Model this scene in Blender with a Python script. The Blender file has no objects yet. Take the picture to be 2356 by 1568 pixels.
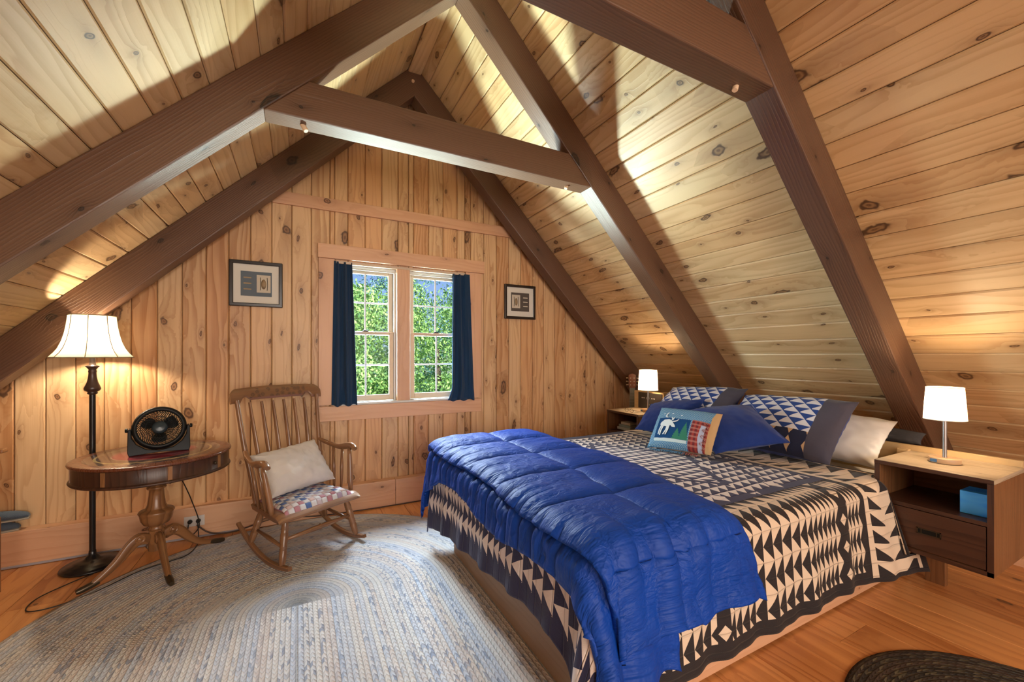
import bpy, bmesh, math, random
from mathutils import Vector, Matrix, noise as mnoise
PI = math.pi
sc = bpy.context.scene
COL = sc.collection

# ------------------------------------------------------------------ camera
cam_d = bpy.data.cameras.new('camera'); cam = bpy.data.objects.new('camera', cam_d); COL.objects.link(cam)
FPX, V0, YAW = 940.59, 816.09, 0.4807
cam.location = (-0.8439, -3.475, 1.25)
cam.rotation_euler = (PI/2, 0, -YAW)
cam_d.sensor_fit = 'HORIZONTAL'; cam_d.sensor_width = 36.0
cam_d.lens = FPX/2356*36.0
cam_d.shift_y = (V0-784)/2356
cam_d.clip_start = 0.02; cam_d.clip_end = 200
sc.camera = cam

# ------------------------------------------------------------------ world, sun, large lights, exposure
sc.view_settings.view_transform = 'Standard'; sc.view_settings.look = 'None'
sc.view_settings.gamma = 1.0; sc.view_settings.use_curve_mapping = False
sc.view_settings.exposure = 0.12
sc.cycles.use_denoising = True
sc.cycles.adaptive_threshold = 0.02; sc.cycles.max_bounces = 7; sc.cycles.diffuse_bounces = 4; sc.cycles.transmission_bounces = 6
sc.cycles.transparent_max_bounces = 16; sc.cycles.sample_clamp_indirect = 6.0
sc.cycles.caustics_reflective = False; sc.cycles.caustics_refractive = False
W = bpy.data.worlds.new('sky'); sc.world = W; W.use_nodes = True
wn = W.node_tree.nodes; wl = W.node_tree.links
wbg = wn['Background']
wtc = wn.new('ShaderNodeTexCoord'); wsep = wn.new('ShaderNodeSeparateXYZ'); wr = wn.new('ShaderNodeValToRGB')
wl.new(wtc.outputs['Generated'], wsep.inputs[0]); wl.new(wsep.outputs['Z'], wr.inputs[0]); wl.new(wr.outputs[0], wbg.inputs[0])
e = wr.color_ramp.elements
e[0].position = 0.0; e[0].color = (0.42, 0.52, 0.40, 1)
e[1].position = 0.6; e[1].color = (0.10, 0.25, 0.75, 1)
n_ = wr.color_ramp.elements.new(0.04); n_.color = (0.45, 0.62, 0.95, 1)
n_ = wr.color_ramp.elements.new(0.3); n_.color = (0.16, 0.33, 0.80, 1)
wbg.inputs[1].default_value = 1.0

def light(name, typ, loc, energy, color, size=None, rot=None, size_y=None, target=None, radius=None):
    d = bpy.data.lights.new(name, typ); d.energy = energy; d.color = color
    if typ == 'AREA':
        d.shape = 'RECTANGLE'; d.size = size; d.size_y = size_y or size
    if typ == 'POINT' and radius: d.shadow_soft_size = radius
    o = bpy.data.objects.new(name, d); COL.objects.link(o); o.location = loc
    if target is not None:
        o.rotation_euler = (Vector(target)-Vector(loc)).to_track_quat('-Z', 'Y').to_euler()
    elif rot: o.rotation_euler = rot
    return o
sun = light('sun', 'SUN', (6, -6, 12), 11.0, (1.0, 0.95, 0.86), target=(-0.0, 6, -4)); sun.data.angle = 0.01
# unseen area lamps standing in for lawn and sky daylight through the gable window
light('lawn_bounce_daylight', 'AREA', (-0.05, 0.85, 0.30), 1000, (0.80, 1.0, 0.97), size=0.9, size_y=0.45, target=(0.0, -2.0, 3.0))
light('window_sky_daylight', 'AREA', (-0.05, 1.6, 2.75), 700, (0.74, 0.87, 1.0), size=1.3, size_y=0.9, target=(-0.05, -1.4, 0.2))
light('window_side_daylight', 'AREA', (-1.25, 0.85, 1.25), 330, (0.80, 0.95, 0.98), size=0.7, size_y=1.1, target=(1.6, -1.6, 1.5))
light('window_side_daylight', 'AREA', (1.45, 0.85, 1.35), 430, (0.84, 0.98, 0.97), size=0.7, size_y=1.1, target=(-1.6, -1.6, 1.6))
light('rear_fill_light', 'AREA', (-0.2, -6.45, 1.6), 170, (1.0, 0.92, 0.82), size=3.4, size_y=1.9, target=(-0.1, -0.5, 1.2))  # soft fill lamp added behind the camera; the rear wall has no window

# ------------------------------------------------------------------ geometry constants
ZR, MR, ML = 3.6335, 1.0282, 0.9804          # ridge height, right and left roof slopes
KX = 2.95                                     # knee wall distance
WY = 0.08                                     # gable wall board face
YB = -6.6                                     # rear wall
def roofz(x): return ZR - (MR if x > 0 else ML)*abs(x)

# ------------------------------------------------------------------ node expression helper
class Ex:
    def __init__(s, nt, sock): s.nt = nt; s.s = sock
    def _m(s, op, *a, clamp=False):
        n = s.nt.nodes.new('ShaderNodeMath'); n.operation = op; n.use_clamp = clamp
        for i, x in enumerate((s,)+a):
            if isinstance(x, Ex): s.nt.links.new(x.s, n.inputs[i])
            else: n.inputs[i].default_value = float(x)
        return Ex(s.nt, n.outputs[0])
    def __add__(s, o): return s._m('ADD', o)
    __radd__ = __add__
    def __mul__(s, o): return s._m('MULTIPLY', o)
    __rmul__ = __mul__
    def __sub__(s, o): return s._m('SUBTRACT', o)
    def __rsub__(s, o): return (s*-1)+o
    def __truediv__(s, o): return s._m('DIVIDE', o)
    def __pow__(s, o): return s._m('POWER', o)
    def __lt__(s, o): return s._m('LESS_THAN', o)
    def __gt__(s, o): return s._m('GREATER_THAN', o)
    def fract(s): return s._m('FRACT')
    def floor(s): return s._m('FLOOR')
    def abs(s): return s._m('ABSOLUTE')
    def sin(s): return s._m('SINE')
    def exp(s): return s._m('EXPONENT')
    def sqrt(s): return s._m('SQRT')
    def mn(s, o): return s._m('MINIMUM', o)
    def mx(s, o): return s._m('MAXIMUM', o)
    def mod(s, o): return s._m('FLOORED_MODULO', o)
    def smooth(s, a, b):
        n = s.nt.nodes.new('ShaderNodeMapRange'); n.interpolation_type = 'SMOOTHSTEP'
        s.nt.links.new(s.s, n.inputs[0]); n.inputs[1].default_value = a; n.inputs[2].default_value = b
        return Ex(s.nt, n.outputs[0])

class Mat:
    def __init__(s, name, rough=0.5, spec=0.5, metallic=0.0, sheen=0.0, color=None, coat=0.0):
        s.m = bpy.data.materials.new(name); s.m.use_nodes = True; s.nt = s.m.node_tree
        s.b = s.nt.nodes['Principled BSDF']
        s.b.inputs['Roughness'].default_value = rough
        s.b.inputs['Specular IOR Level'].default_value = spec
        s.b.inputs['Metallic'].default_value = metallic
        s.b.inputs['Coat Weight'].default_value = coat
        if sheen:
            s.b.inputs['Sheen Weight'].default_value = sheen; s.b.inputs['Sheen Roughness'].default_value = 0.4
        if color: s.b.inputs['Base Color'].default_value = (*color, 1); s.m.diffuse_color = (*color, 1)
    def uv(s):
        n = s.nt.nodes.new('ShaderNodeUVMap'); q = s.nt.nodes.new('ShaderNodeSeparateXYZ')
        s.nt.links.new(n.outputs[0], q.inputs[0])
        return Ex(s.nt, q.outputs[0]), Ex(s.nt, q.outputs[1])
    def obj(s):
        n = s.nt.nodes.new('ShaderNodeTexCoord'); q = s.nt.nodes.new('ShaderNodeSeparateXYZ')
        s.nt.links.new(n.outputs['Object'], q.inputs[0])
        return tuple(Ex(s.nt, q.outputs[i]) for i in range(3))
    def tone(s):
        n = s.nt.nodes.new('ShaderNodeAttribute'); n.attribute_name = 'tone'
        q = s.nt.nodes.new('ShaderNodeSeparateColor'); s.nt.links.new(n.outputs['Color'], q.inputs[0])
        return Ex(s.nt, q.outputs[0]), Ex(s.nt, q.outputs[1])
    def vec(s, x, y, z=0.0):
        n = s.nt.nodes.new('ShaderNodeCombineXYZ')
        for i, a in enumerate((x, y, z)):
            if isinstance(a, Ex): s.nt.links.new(a.s, n.inputs[i])
            else: n.inputs[i].default_value = a
        return n.outputs[0]
    def noise(s, x, y, z=0.0, scale=1.0, detail=2.0, rough=0.5):
        n = s.nt.nodes.new('ShaderNodeTexNoise'); s.nt.links.new(s.vec(x, y, z), n.inputs['Vector'])
        n.inputs['Scale'].default_value = scale; n.inputs['Detail'].default_value = detail; n.inputs['Roughness'].default_value = rough
        return Ex(s.nt, n.outputs['Fac'])
    def voronoi(s, x, y, randomness=1.0):
        n = s.nt.nodes.new('ShaderNodeTexVoronoi'); n.voronoi_dimensions = '2D'; n.inputs['Randomness'].default_value = randomness
        n.inputs['Scale'].default_value = 1.0
        s.nt.links.new(s.vec(x, y), n.inputs['Vector'])
        p = s.nt.nodes.new('ShaderNodeSeparateXYZ'); s.nt.links.new(n.outputs['Position'], p.inputs[0])
        c = s.nt.nodes.new('ShaderNodeSeparateColor'); s.nt.links.new(n.outputs['Color'], c.inputs[0])
        return (Ex(s.nt, p.outputs[0]), Ex(s.nt, p.outputs[1])), [Ex(s.nt, c.outputs[i]) for i in range(3)]
    def mix(s, f, a, b, mode='MIX'):
        n = s.nt.nodes.new('ShaderNodeMix'); n.data_type = 'RGBA'; n.blend_type = mode
        if isinstance(f, Ex): s.nt.links.new(f.s, n.inputs['Factor'])
        else: n.inputs['Factor'].default_value = f
        for k, c in (('A', a), ('B', b)):
            inp = [i for i in n.inputs if i.name == k and i.type == 'RGBA'][0]
            if isinstance(c, (tuple, list)): inp.default_value = (*c[:3], 1)
            else: s.nt.links.new(c, inp)
        return [o for o in n.outputs if o.type == 'RGBA'][0]
    def grey(s, x):
        n = s.nt.nodes.new('ShaderNodeCombineColor')
        for i in range(3): s.nt.links.new(x.s, n.inputs[i])
        return n.outputs[0]
    def base(s, c): s.nt.links.new(c, s.b.inputs['Base Color'])
    def bump(s, h, dist=0.002, strength=1.0):
        n = s.nt.nodes.new('ShaderNodeBump'); n.inputs['Distance'].default_value = dist; n.inputs['Strength'].default_value = strength
        s.nt.links.new(h.s, n.inputs['Height']); s.nt.links.new(n.outputs[0], s.b.inputs['Normal'])
    def rough(s, x): s.nt.links.new(x.s, s.b.inputs['Roughness'])

def wood(name, light_c, dark_c, knot_c, rough=0.42, kn=1.0, ring=0.35, cell=(0.42, 0.15), tone_amt=0.5, bump=0.0006, hue=None, uvscale=1.0, coat=0.0, spec=0.4, fq=22.0, amp=5.5):
    """knotty board wood; uv in metres with u along the grain; tone attribute varies board by board"""
    M = Mat(name, rough, spec, coat=coat)
    u, v = M.uv()
    if uvscale != 1.0: u = u*uvscale; v = v*uvscale
    t, t2 = M.tone()
    n1 = M.noise(u*0.9, v*7.0, 0.0, detail=2)
    n2 = M.noise(u*3.0, v*170.0, 3.0, detail=2)
    field = n1*amp + v*fq
    core = ringk = halo = None
    if kn > 0:
        (px, py), (c1, c2, c3) = M.voronoi(u/cell[0], v/cell[1])
        dx = (u/cell[0]-px)*cell[0]; dy = (v/cell[1]-py)*cell[1]
        rad = (c1*c1*c1*0.022+0.0045)*kn*(c2 > 0.22)+0.0004
        wob = M.noise(u*30, v*30, 7.0, detail=1)
        dx2 = dx*(c3*0.55+0.38) + dy*(c3-0.5)*0.9
        d = (dx2*dx2+dy*dy).sqrt()*(wob*1.1+0.45)
        k = d/rad
        field = field + (k*-0.42).exp()*2.6*(c2 > 0.22)
        core = k.smooth(1.12, 0.86)
        ringk = (((k-1.0)*5.0)**2.0*-1).exp()
        halo = (((dx*0.30)**2.0+dy*dy).sqrt()/rad*-0.42).exp()*0.75*(c2 > 0.22)
    fr = field.fract()
    rg = (fr.smooth(0.25, 0.95) - fr.smooth(0.93, 1.0))
    g = rg*ring + (n2-0.5)*0.55*ring + (n1-0.45)*0.6
    big = M.noise(u*0.6, v*2.2, t*7.0, detail=1)
    g = g + (big-0.5)*0.5 + (t-0.5)*tone_amt
    col = M.mix(g.mx(0.0).mn(1.0), light_c, dark_c)
    if hue: col = M.mix((t2-0.25).mx(0.0)*0.8, col, hue, 'MULTIPLY')
    if kn > 0:
        mid = tuple(0.55*a+0.45*b for a, b in zip(dark_c, knot_c))
        col = M.mix(halo.mn(1.0), col, mid)
        inner = M.mix(((k*9.0).sin()*0.35+0.4), mid, knot_c)
        col = M.mix(core, col, inner)
        col = M.mix(ringk.mn(1.0)*0.8, col, tuple(0.55*c for c in knot_c))
    M.base(col)
    M.bump(n2*0.5+rg*0.5, bump)
    M.rough((n2-0.5)*0.15+rough)
    return M.m

PINE = wood('pine_boards', (0.66, 0.435, 0.235), (0.42, 0.215, 0.09), (0.10, 0.042, 0.020), hue=(1.0, 0.78, 0.62), ring=0.6, tone_amt=0.75)
PINE_C = wood('pine_ceiling_boards', (0.70, 0.515, 0.285), (0.46, 0.275, 0.12), (0.10, 0.048, 0.024), hue=(1.0, 0.86, 0.74), cell=(0.40, 0.15), ring=0.40)
TRIM = wood('pine_trim', (0.66, 0.39, 0.235), (0.50, 0.25, 0.125), (0.10, 0.04, 0.02), kn=0.7, cell=(0.8, 0.2), ring=0.25)
FLOORW = wood('pine_floor', (0.68, 0.31, 0.105), (0.36, 0.115, 0.030), (0.05, 0.016, 0.008), rough=0.30, kn=0.9, cell=(0.7, 0.20), coat=0.15, ring=0.42, tone_amt=0.8, fq=11.0)
BEAM = wood('stained_beam', (0.145, 0.075, 0.043), (0.072, 0.033, 0.018), (0.016, 0.007, 0.004), rough=0.42, kn=0.9, cell=(0.6, 0.22), ring=0.42, fq=80.0, amp=7.0, spec=0.55, bump=0.0012)
DARKW = wood('walnut_stain', (0.072, 0.030, 0.017), (0.026, 0.011, 0.007), (0.01, 0.005, 0.003), rough=0.35, kn=0, ring=0.5, cell=(1, 1))
MAHOG = wood('mahogany', (0.135, 0.042, 0.020), (0.055, 0.016, 0.010), (0.01, 0.005, 0.003), rough=0.28, kn=0, ring=0.4, coat=0.3)
LEGW = wood('turned_brown_wood', (0.27, 0.125, 0.048), (0.12, 0.048, 0.018), (0.02, 0.01, 0.005), rough=0.33, kn=0, ring=0.6, coat=0.2)
ROCKW = wood('rocker_maple', (0.255, 0.125, 0.058), (0.125, 0.055, 0.025), (0.02, 0.01, 0.005), rough=0.33, kn=0, ring=0.6, coat=0.25)
OAKL = wood('pale_ply', (0.56, 0.39, 0.20), (0.40, 0.25, 0.11), (0.1, 0.05, 0.02), rough=0.4, kn=0, ring=0.3)
NSTOP = wood('nightstand_top_wood', (0.44, 0.35, 0.24), (0.23, 0.165, 0.10), (0.05, 0.03, 0.02), rough=0.4, kn=0.4, ring=0.5)
NSSIDE = wood('nightstand_side_wood', (0.19, 0.082, 0.032), (0.10, 0.040, 0.015), (0.03, 0.015, 0.01), rough=0.4, kn=0, ring=0.5)
PLATW = wood('platform_board', (0.30, 0.20, 0.13), (0.19, 0.12, 0.075), (0.05, 0.03, 0.02), rough=0.5, kn=0, ring=0.35)
def plain(name, c, rough=0.5, metallic=0.0, spec=0.5, sheen=0.0, coat=0.0): return Mat(name, rough, spec, metallic, sheen, c, coat).m
BLACKM = plain('black_lamp_metal', (0.012, 0.011, 0.011), 0.25)
BRONZE = plain('bronze_lamp_turning', (0.05, 0.028, 0.022), 0.3)
BLKPL = plain('black_plastic', (0.005, 0.006, 0.006), 0.45, spec=0.25)
BLUEPL = plain('fan_hub_plastic', (0.02, 0.035, 0.045), 0.3)
WHITEM = plain('white_paint', (0.62, 0.61, 0.56), 0.45)
BRASSD = plain('dark_brass', (0.07, 0.05, 0.03), 0.32, 0.6)
STEEL = plain('brushed_steel', (0.42, 0.42, 0.42), 0.32, 0.9)
WHITEC = plain('white_cloth', (0.68, 0.66, 0.63), 0.85, spec=0.2)
CORDK = plain('black_cord', (0.006, 0.006, 0.006), 0.5)
CORDB = plain('brown_cord', (0.05, 0.025, 0.015), 0.5)
GREYC = plain('grey_cable', (0.32, 0.31, 0.34), 0.45)
PLATE = plain('outlet_plate', (0.60, 0.56, 0.52), 0.4)
PEG = plain('pale_dowel', (0.72, 0.52, 0.33), 0.5)
WINFR = plain('window_putty_paint', (0.60, 0.47, 0.33), 0.5)
WINWH = plain('window_jamb_vinyl', (0.62, 0.62, 0.60), 0.4)

def cloth_mat(name, c, rough=0.8, weave=900, sheen=0.2, spec=0.25, var=0.15, bump=0.0004):
    M = Mat(name, rough, spec, sheen=sheen)
    u, v = M.uv()
    w = ((u*weave).sin()*(v*weave).sin())*(1.0 if weave < 2000 else 0.0)
    n = M.noise(u*6, v*6, 0, detail=3)
    M.base(M.mix(((n-0.5)*1.6+0.5).mx(0.0).mn(1.0), tuple(x*(1-var) for x in c), tuple(min(1, x*(1+var)) for x in c)))
    cr = (M.noise(u*9+M.noise(u*5, v*5, 4.0)*3.0, v*26, 2.0, detail=3, rough=0.6)-0.5).abs()*-1.6 if weave > 2000 else 0.0
    M.bump(w*0.3+M.noise(u*22, v*22, 2.0, detail=3)+cr, bump*4 if weave < 2000 else 0.010)
    return M.m
NAVY = cloth_mat('navy_cotton', (0.010, 0.035, 0.20), weave=1500, sheen=0.18)
CURT = cloth_mat('blue_curtain', (0.010, 0.042, 0.105), weave=1500, sheen=0.1)
SATIN = cloth_mat('royal_blue_comforter', (0.002, 0.046, 0.32), rough=0.56, weave=2500, sheen=0.0, spec=0.28)
LINEN = cloth_mat('off_white_linen', (0.64, 0.61, 0.59), weave=1300, sheen=0.2)
GOLDC = cloth_mat('tan_pillow_back', (0.52, 0.34, 0.17), weave=900)

# ------------------------------------------------------------------ mesh helpers
class MB:
    def parts(s, name, mats, parent=None, root=None):
        """build each piece recorded by cut() as a part of its own"""
        out = []; cuts = [c for c in s.cuts]+[(len(s.v), len(s.f), len(s.uv))]; p = (0, 0, 0)
        for c in cuts:
            if c[1] <= p[1]: continue
            q = MB(); q.v = s.v[p[0]:c[0]]; q.f = [tuple(i-p[0] for i in f) for f in s.f[p[1]:c[1]]]; q.uv = s.uv[p[2]:c[2]]
            q.tone = s.tone[p[1]:c[1]]; q.mi = s.mi[p[1]:c[1]]; q.sm = s.sm[p[1]:c[1]]
            o = q.build(name, mats, parent)
            if root is not None: rel(o, root)
            out.append(o); p = c
        return out
    def cut(s): s.cuts.append((len(s.v), len(s.f), len(s.uv)))
    def __init__(s):
        s.cuts = []; s.v = []; s.f = []; s.uv = []; s.tone = []; s.mi = []; s.sm = []
    def face(s, pts, uvs=None, tone=(0.5, 0.5), mi=0, smooth=False):
        i = len(s.v); s.v += [tuple(p) for p in pts]; s.f.append(tuple(range(i, i+len(pts))))
        s.uv += [tuple(q) for q in (uvs or [(0, 0)]*len(pts))]; s.tone.append(tone); s.mi.append(mi); s.sm.append(smooth)
    def grid(s, P, UV=None, tone=(0.5, 0.5), mi=0, smooth=True, closeu=False, closev=False, flip=False):
        n = len(P); m = len(P[0]); i0 = len(s.v)
        for r in P:
            for p in r: s.v.append(tuple(p))
        for i in range(n if closeu else n-1):
            for j in range(m if closev else m-1):
                a, b = i, (i+1) % n; c, d = j, (j+1) % m
                q = [(a, c), (b, c), (b, d), (a, d)]
                if flip: q = q[::-1]
                s.f.append(tuple(i0+x*m+y for x, y in q))
                if UV:
                    bb, dd = (i+1), (j+1)
                    for x, y in q:
                        xx = bb if (x == b and b != i) or (x == b and closeu and b == 0 and x != a) else x
                        s.uv.append(UV(xx if not (closeu and x == 0 and i == n-1) else n, y if not (closev and y == 0 and j == m-1) else m))
                else: s.uv += [(0, 0)]*4
                s.tone.append(tone); s.mi.append(mi(i, j) if callable(mi) else mi); s.sm.append(smooth)
    def box(s, lo, hi, tone=None, mi=0, bev=0.0, mat=None, grain=None):
        lo = Vector(lo); hi = Vector(hi); d = hi-lo
        tone = tone or (random.random(), random.random())
        g = grain if grain is not None else max(range(3), key=lambda i: d[i])
        off = (random.uniform(0, 40), random.uniform(0, 40))
        b = min(bev, min(d)*0.45)
        bm = bmesh.new(); bmesh.ops.create_cube(bm, size=1.0)
        for vv in bm.verts: vv.co = Vector([lo[i]+(vv.co[i]+0.5)*d[i] for i in range(3)])
        if b > 0: bmesh.ops.bevel(bm, geom=bm.edges[:], offset=b, segments=2, profile=0.5, affect='EDGES')
        s.from_bm(bm, tone, mi, mat, g, off)
    def from_bm(s, bm, tone=None, mi=0, mat=None, g=0, off=(0, 0), smooth=False):
        tone = tone or (random.random(), random.random())
        bm.normal_update()
        o = [i for i in range(3) if i != g]
        for f in bm.faces:
            n = f.normal; k = max(o, key=lambda i: abs(n[i])) if abs(n[g]) < 0.7 else g
            r = [i for i in range(3) if i != k]
            if g in r: ua = g; va = [i for i in r if i != g][0]
            else: ua, va = r
            pts = [v.co.copy() for v in f.verts]
            uvs = [(p[ua]+off[0], p[va]+off[1]+k*3.1) for p in pts]
            if mat is not None: pts = [mat @ p for p in pts]
            s.face(pts, uvs, tone, mi, smooth)
        bm.free()
    def tube(s, path, rad, n=10, caps=True, mi=0, tone=None, smooth=True):
        tone = tone or (random.random(), random.random()); off = random.uniform(0, 30)
        P = [Vector(p) for p in path]; R = rad if hasattr(rad, '__len__') else [rad]*len(P)
        rows = []; up = None; L = [0]
        for i in range(len(P)):
            t = (P[min(i+1, len(P)-1)]-P[max(i-1, 0)]).normalized()
            if up is None: up = t.orthogonal().normalized()
            up = (up - t*up.dot(t)).normalized(); bi = t.cross(up)
            if i: L.append(L[-1]+(P[i]-P[i-1]).length)
            r = R[i]; ra, rb = (r if hasattr(r, '__len__') else (r, r))
            rows.append([P[i]+up*math.cos(2*PI*k/n)*ra+bi*math.sin(2*PI*k/n)*rb for k in range(n)])
        rr = max((x if not hasattr(x, '__len__') else x[0]) for x in R)
        s.grid(rows, lambda i, j: (L[min(i, len(L)-1)]+off, j/n*2*PI*rr+off), tone, mi, smooth, closev=True)
        if caps:
            for row, fl in ((rows[0], 1), (rows[-1], 0)):
                s.face(row if not fl else row[::-1], [(off+0.3*math.cos(2*PI*k/n)*rr, off+math.sin(2*PI*k/n)*rr) for k in range(n)], tone, mi)
    def lathe(s, prof, c=(0, 0, 0), n=32, mi=0, mat=None, tone=None, smooth=True):
        tone = tone or (random.random(), random.random()); off = random.uniform(0, 30)
        rows = []
        for r, z in prof:
            row = [Vector((c[0]+r*math.cos(2*PI*k/n), c[1]+r*math.sin(2*PI*k/n), c[2]+z)) for k in range(n)]
            if mat is not None: row = [mat @ p for p in row]
            rows.append(row)
        rm = max(p[0] for p in prof)
        s.grid(rows, lambda i, j: (prof[min(i, len(prof)-1)][1]+prof[min(i, len(prof)-1)][0]+off, j/n*2*PI*rm+off), tone, mi, smooth, closev=True, flip=True)
    def prism(s, poly, z0, z1, mat=None, mi=0, tone=None, bev=0.0, g=0, smooth=False):
        bm = bmesh.new(); vs = [bm.verts.new((x, y, z0)) for x, y in poly]; f = bm.faces.new(vs)
        r = bmesh.ops.extrude_face_region(bm, geom=[f]); vv = [q for q in r['geom'] if isinstance(q, bmesh.types.BMVert)]
        for q in vv: q.co.z = z1
        bmesh.ops.recalc_face_normals(bm, faces=bm.faces[:])
        if bev: 
            try: bmesh.ops.bevel(bm, geom=bm.edges[:], offset=bev, segments=2, profile=0.5, affect='EDGES')
            except Exception: pass
        s.from_bm(bm, tone, mi, mat, g, (random.uniform(0, 30), random.uniform(0, 30)), smooth)
    def build(s, name, mats, parent=None, smooth_angle=None):
        me = bpy.data.meshes.new(name); me.from_pydata(s.v, [], s.f)
        if not isinstance(mats, (list, tuple)): mats = [mats]
        for m in mats: me.materials.append(m)
        uvl = me.uv_layers.new(name='UVMap'); flat = [c for q in s.uv for c in q]; uvl.data.foreach_set('uv', flat)
        at = me.color_attributes.new('tone', 'FLOAT_COLOR', 'CORNER')
        cols = []
        for f, t in zip(s.f, s.tone): cols += [t[0], t[1], 0.0, 1.0]*len(f)
        at.data.foreach_set('color', cols)
        me.polygons.foreach_set('material_index', s.mi); me.polygons.foreach_set('use_smooth', s.sm)
        me.update()
        o = bpy.data.objects.new(name, me); COL.objects.link(o)
        if parent is not None: o.parent = parent
        return o
def tag(o, label=None, cat=None, group=None, kind=None):
    if label: o['label'] = label
    if cat: o['category'] = cat
    if group: o['group'] = group
    if kind: o['kind'] = kind
    return o
def empty(name, loc=(0, 0, 0), rz=0.0):
    o = bpy.data.objects.new(name, None); COL.objects.link(o); o.location = loc; o.rotation_euler = (0, 0, rz); o.empty_display_size = 0.05
    return o
def rel(o, root):   # keep world position of geometry built in world space under an offset root
    o.parent = root; o.matrix_parent_inverse = root_matrix(root).inverted(); return o
def root_matrix(r): return Matrix.Translation(r.location) @ r.rotation_euler.to_matrix().to_4x4()
def bez(pts, n=12):
    """Catmull-Rom through points"""
    P = [Vector(p) for p in pts]; out = []
    for i in range(len(P)-1):
        p0 = P[max(i-1, 0)]; p1 = P[i]; p2 = P[i+1]; p3 = P[min(i+2, len(P)-1)]
        for k in range(n):
            t = k/n
            out.append(0.5*((2*p1)+(p2-p0)*t+(2*p0-5*p1+4*p2-p3)*t*t+(3*p1-p0-3*p2+p3)*t**3))
    out.append(P[-1]); return out
def bezr(vals, n=12):
    out = []
    for i in range(len(vals)-1):
        for k in range(n):
            t = k/n; a, b = vals[i], vals[i+1]
            out.append(tuple(p*(1-t)+q*t for p, q in zip(a, b)) if hasattr(a, '__len__') else a*(1-t)+b*t)
    return out+[vals[-1]]
random.seed(11)

# ------------------------------------------------------------------ boards
def board(mb, O, U, V, N, u0, u1, v0, v1, T=0.012, b=0.006, gap=0.003, cut0=None, cut1=None, tone=None):
    """one board: length along U (u0..u1), width v0..v1 along V, face towards N; cut0/cut1 give end positions as functions of v"""
    tone = tone or (random.random(), random.random())
    off = (random.uniform(0, 60), random.uniform(0, 60))
    a, c = v0+gap/2, v1-gap/2
    prof = [(a, -T), (a, -b), (a+b, 0), (c-b, 0), (c, -b), (c, -T)]
    rows = []
    for v, h in prof:
        s0 = cut0(v) if cut0 else u0; s1 = cut1(v) if cut1 else u1
        rows.append((v, h, s0, s1))
    for i in range(len(rows)-1):
        (va, ha, a0, a1), (vb, hb, b0, b1) = rows[i], rows[i+1]
        if a1 <= a0 and b1 <= b0: continue
        q = [O+U*a0+V*va+N*ha, O+U*a1+V*va+N*ha, O+U*b1+V*vb+N*hb, O+U*b0+V*vb+N*hb]
        w = [(a0, va), (a1, va), (b1, vb), (b0, vb)]
        mb.face(q, [(x+off[0], y-v0+off[1]) for x, y in w], tone)
    # end caps
    for e in (0, 1):
        q = [O+U*(r[2] if e == 0 else r[3])+V*r[0]+N*r[1] for r in rows]
        mb.face(q, [(off[0]+r[1], off[1]+r[0]-v0) for r in rows], tone)
X, Y, Z = Vector((1, 0, 0)), Vector((0, 1, 0)), Vector((0, 0, 1))

# --- gable wall boards (vertical), around the window opening
WX0, WX1, WZ0, WZ1 = -0.59, 0.52, 0.842, 2.005
mb = MB(); bw = 0.1335; start = -0.758 - bw*18
k = 0; xs = []
x = start
edges = sorted(set([round(start+i*bw, 4) for i in range(46)] + [WX0, WX1, 0.0]))
edges = [e for e in edges if -KX <= e <= KX]; edges = [-KX]+edges+[KX]
tn = None
for a, b_ in zip(edges[:-1], edges[1:]):
    if b_-a < 0.004: continue
    top = lambda v: roofz(v)
    tn = (random.random(), random.random())
    real = any(abs(a-(start+i*bw)) < 0.001 for i in range(46))
    ap = 0.0015 if (a in (WX0, WX1, 0.0)) else 0.0015
    if WX0-0.001 <= a and b_ <= WX1+0.001:
        board(mb, Vector((0, WY, 0)), Z, X, -Y, 0, WZ0, a, b_, tone=tn)
        board(mb, Vector((0, WY, 0)), Z, X, -Y, WZ1, 3, a, b_, cut1=top, tone=tn)
    else:
        board(mb, Vector((0, WY, 0)), Z, X, -Y, 0, 3, a, b_, cut1=top, tone=tn)
# dark backing with the opening
yb = WY+0.0125
def rect(mb, x0, x1, z0, z1, y): mb.face([(x0, y, z0), (x1, y, z0), (x1, y, z1), (x0, y, z1)], None, (0.5, 0.5), 1)
mb.face([(-KX, yb, 0), (WX0, yb, 0), (WX0, yb, roofz(WX0)), (-KX, yb, roofz(-KX))], None, (.5, .5), 1)
mb.face([(WX1, yb, 0), (KX, yb, 0), (KX, yb, roofz(KX)), (WX1, yb, roofz(WX1))], None, (.5, .5), 1)
rect(mb, WX0, WX1, 0, WZ0, yb); mb.face([(WX0, yb, WZ1), (WX1, yb, WZ1), (WX1, yb, roofz(WX1)), (0, yb, ZR), (WX0, yb, roofz(WX0))], None, (.5, .5), 1)
GROOVE = plain('groove_shadow_wood', (0.14, 0.07, 0.03), 0.8)
wall_gable = tag(mb.build('wall_back', [PINE, GROOVE]), kind='structure')
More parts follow.
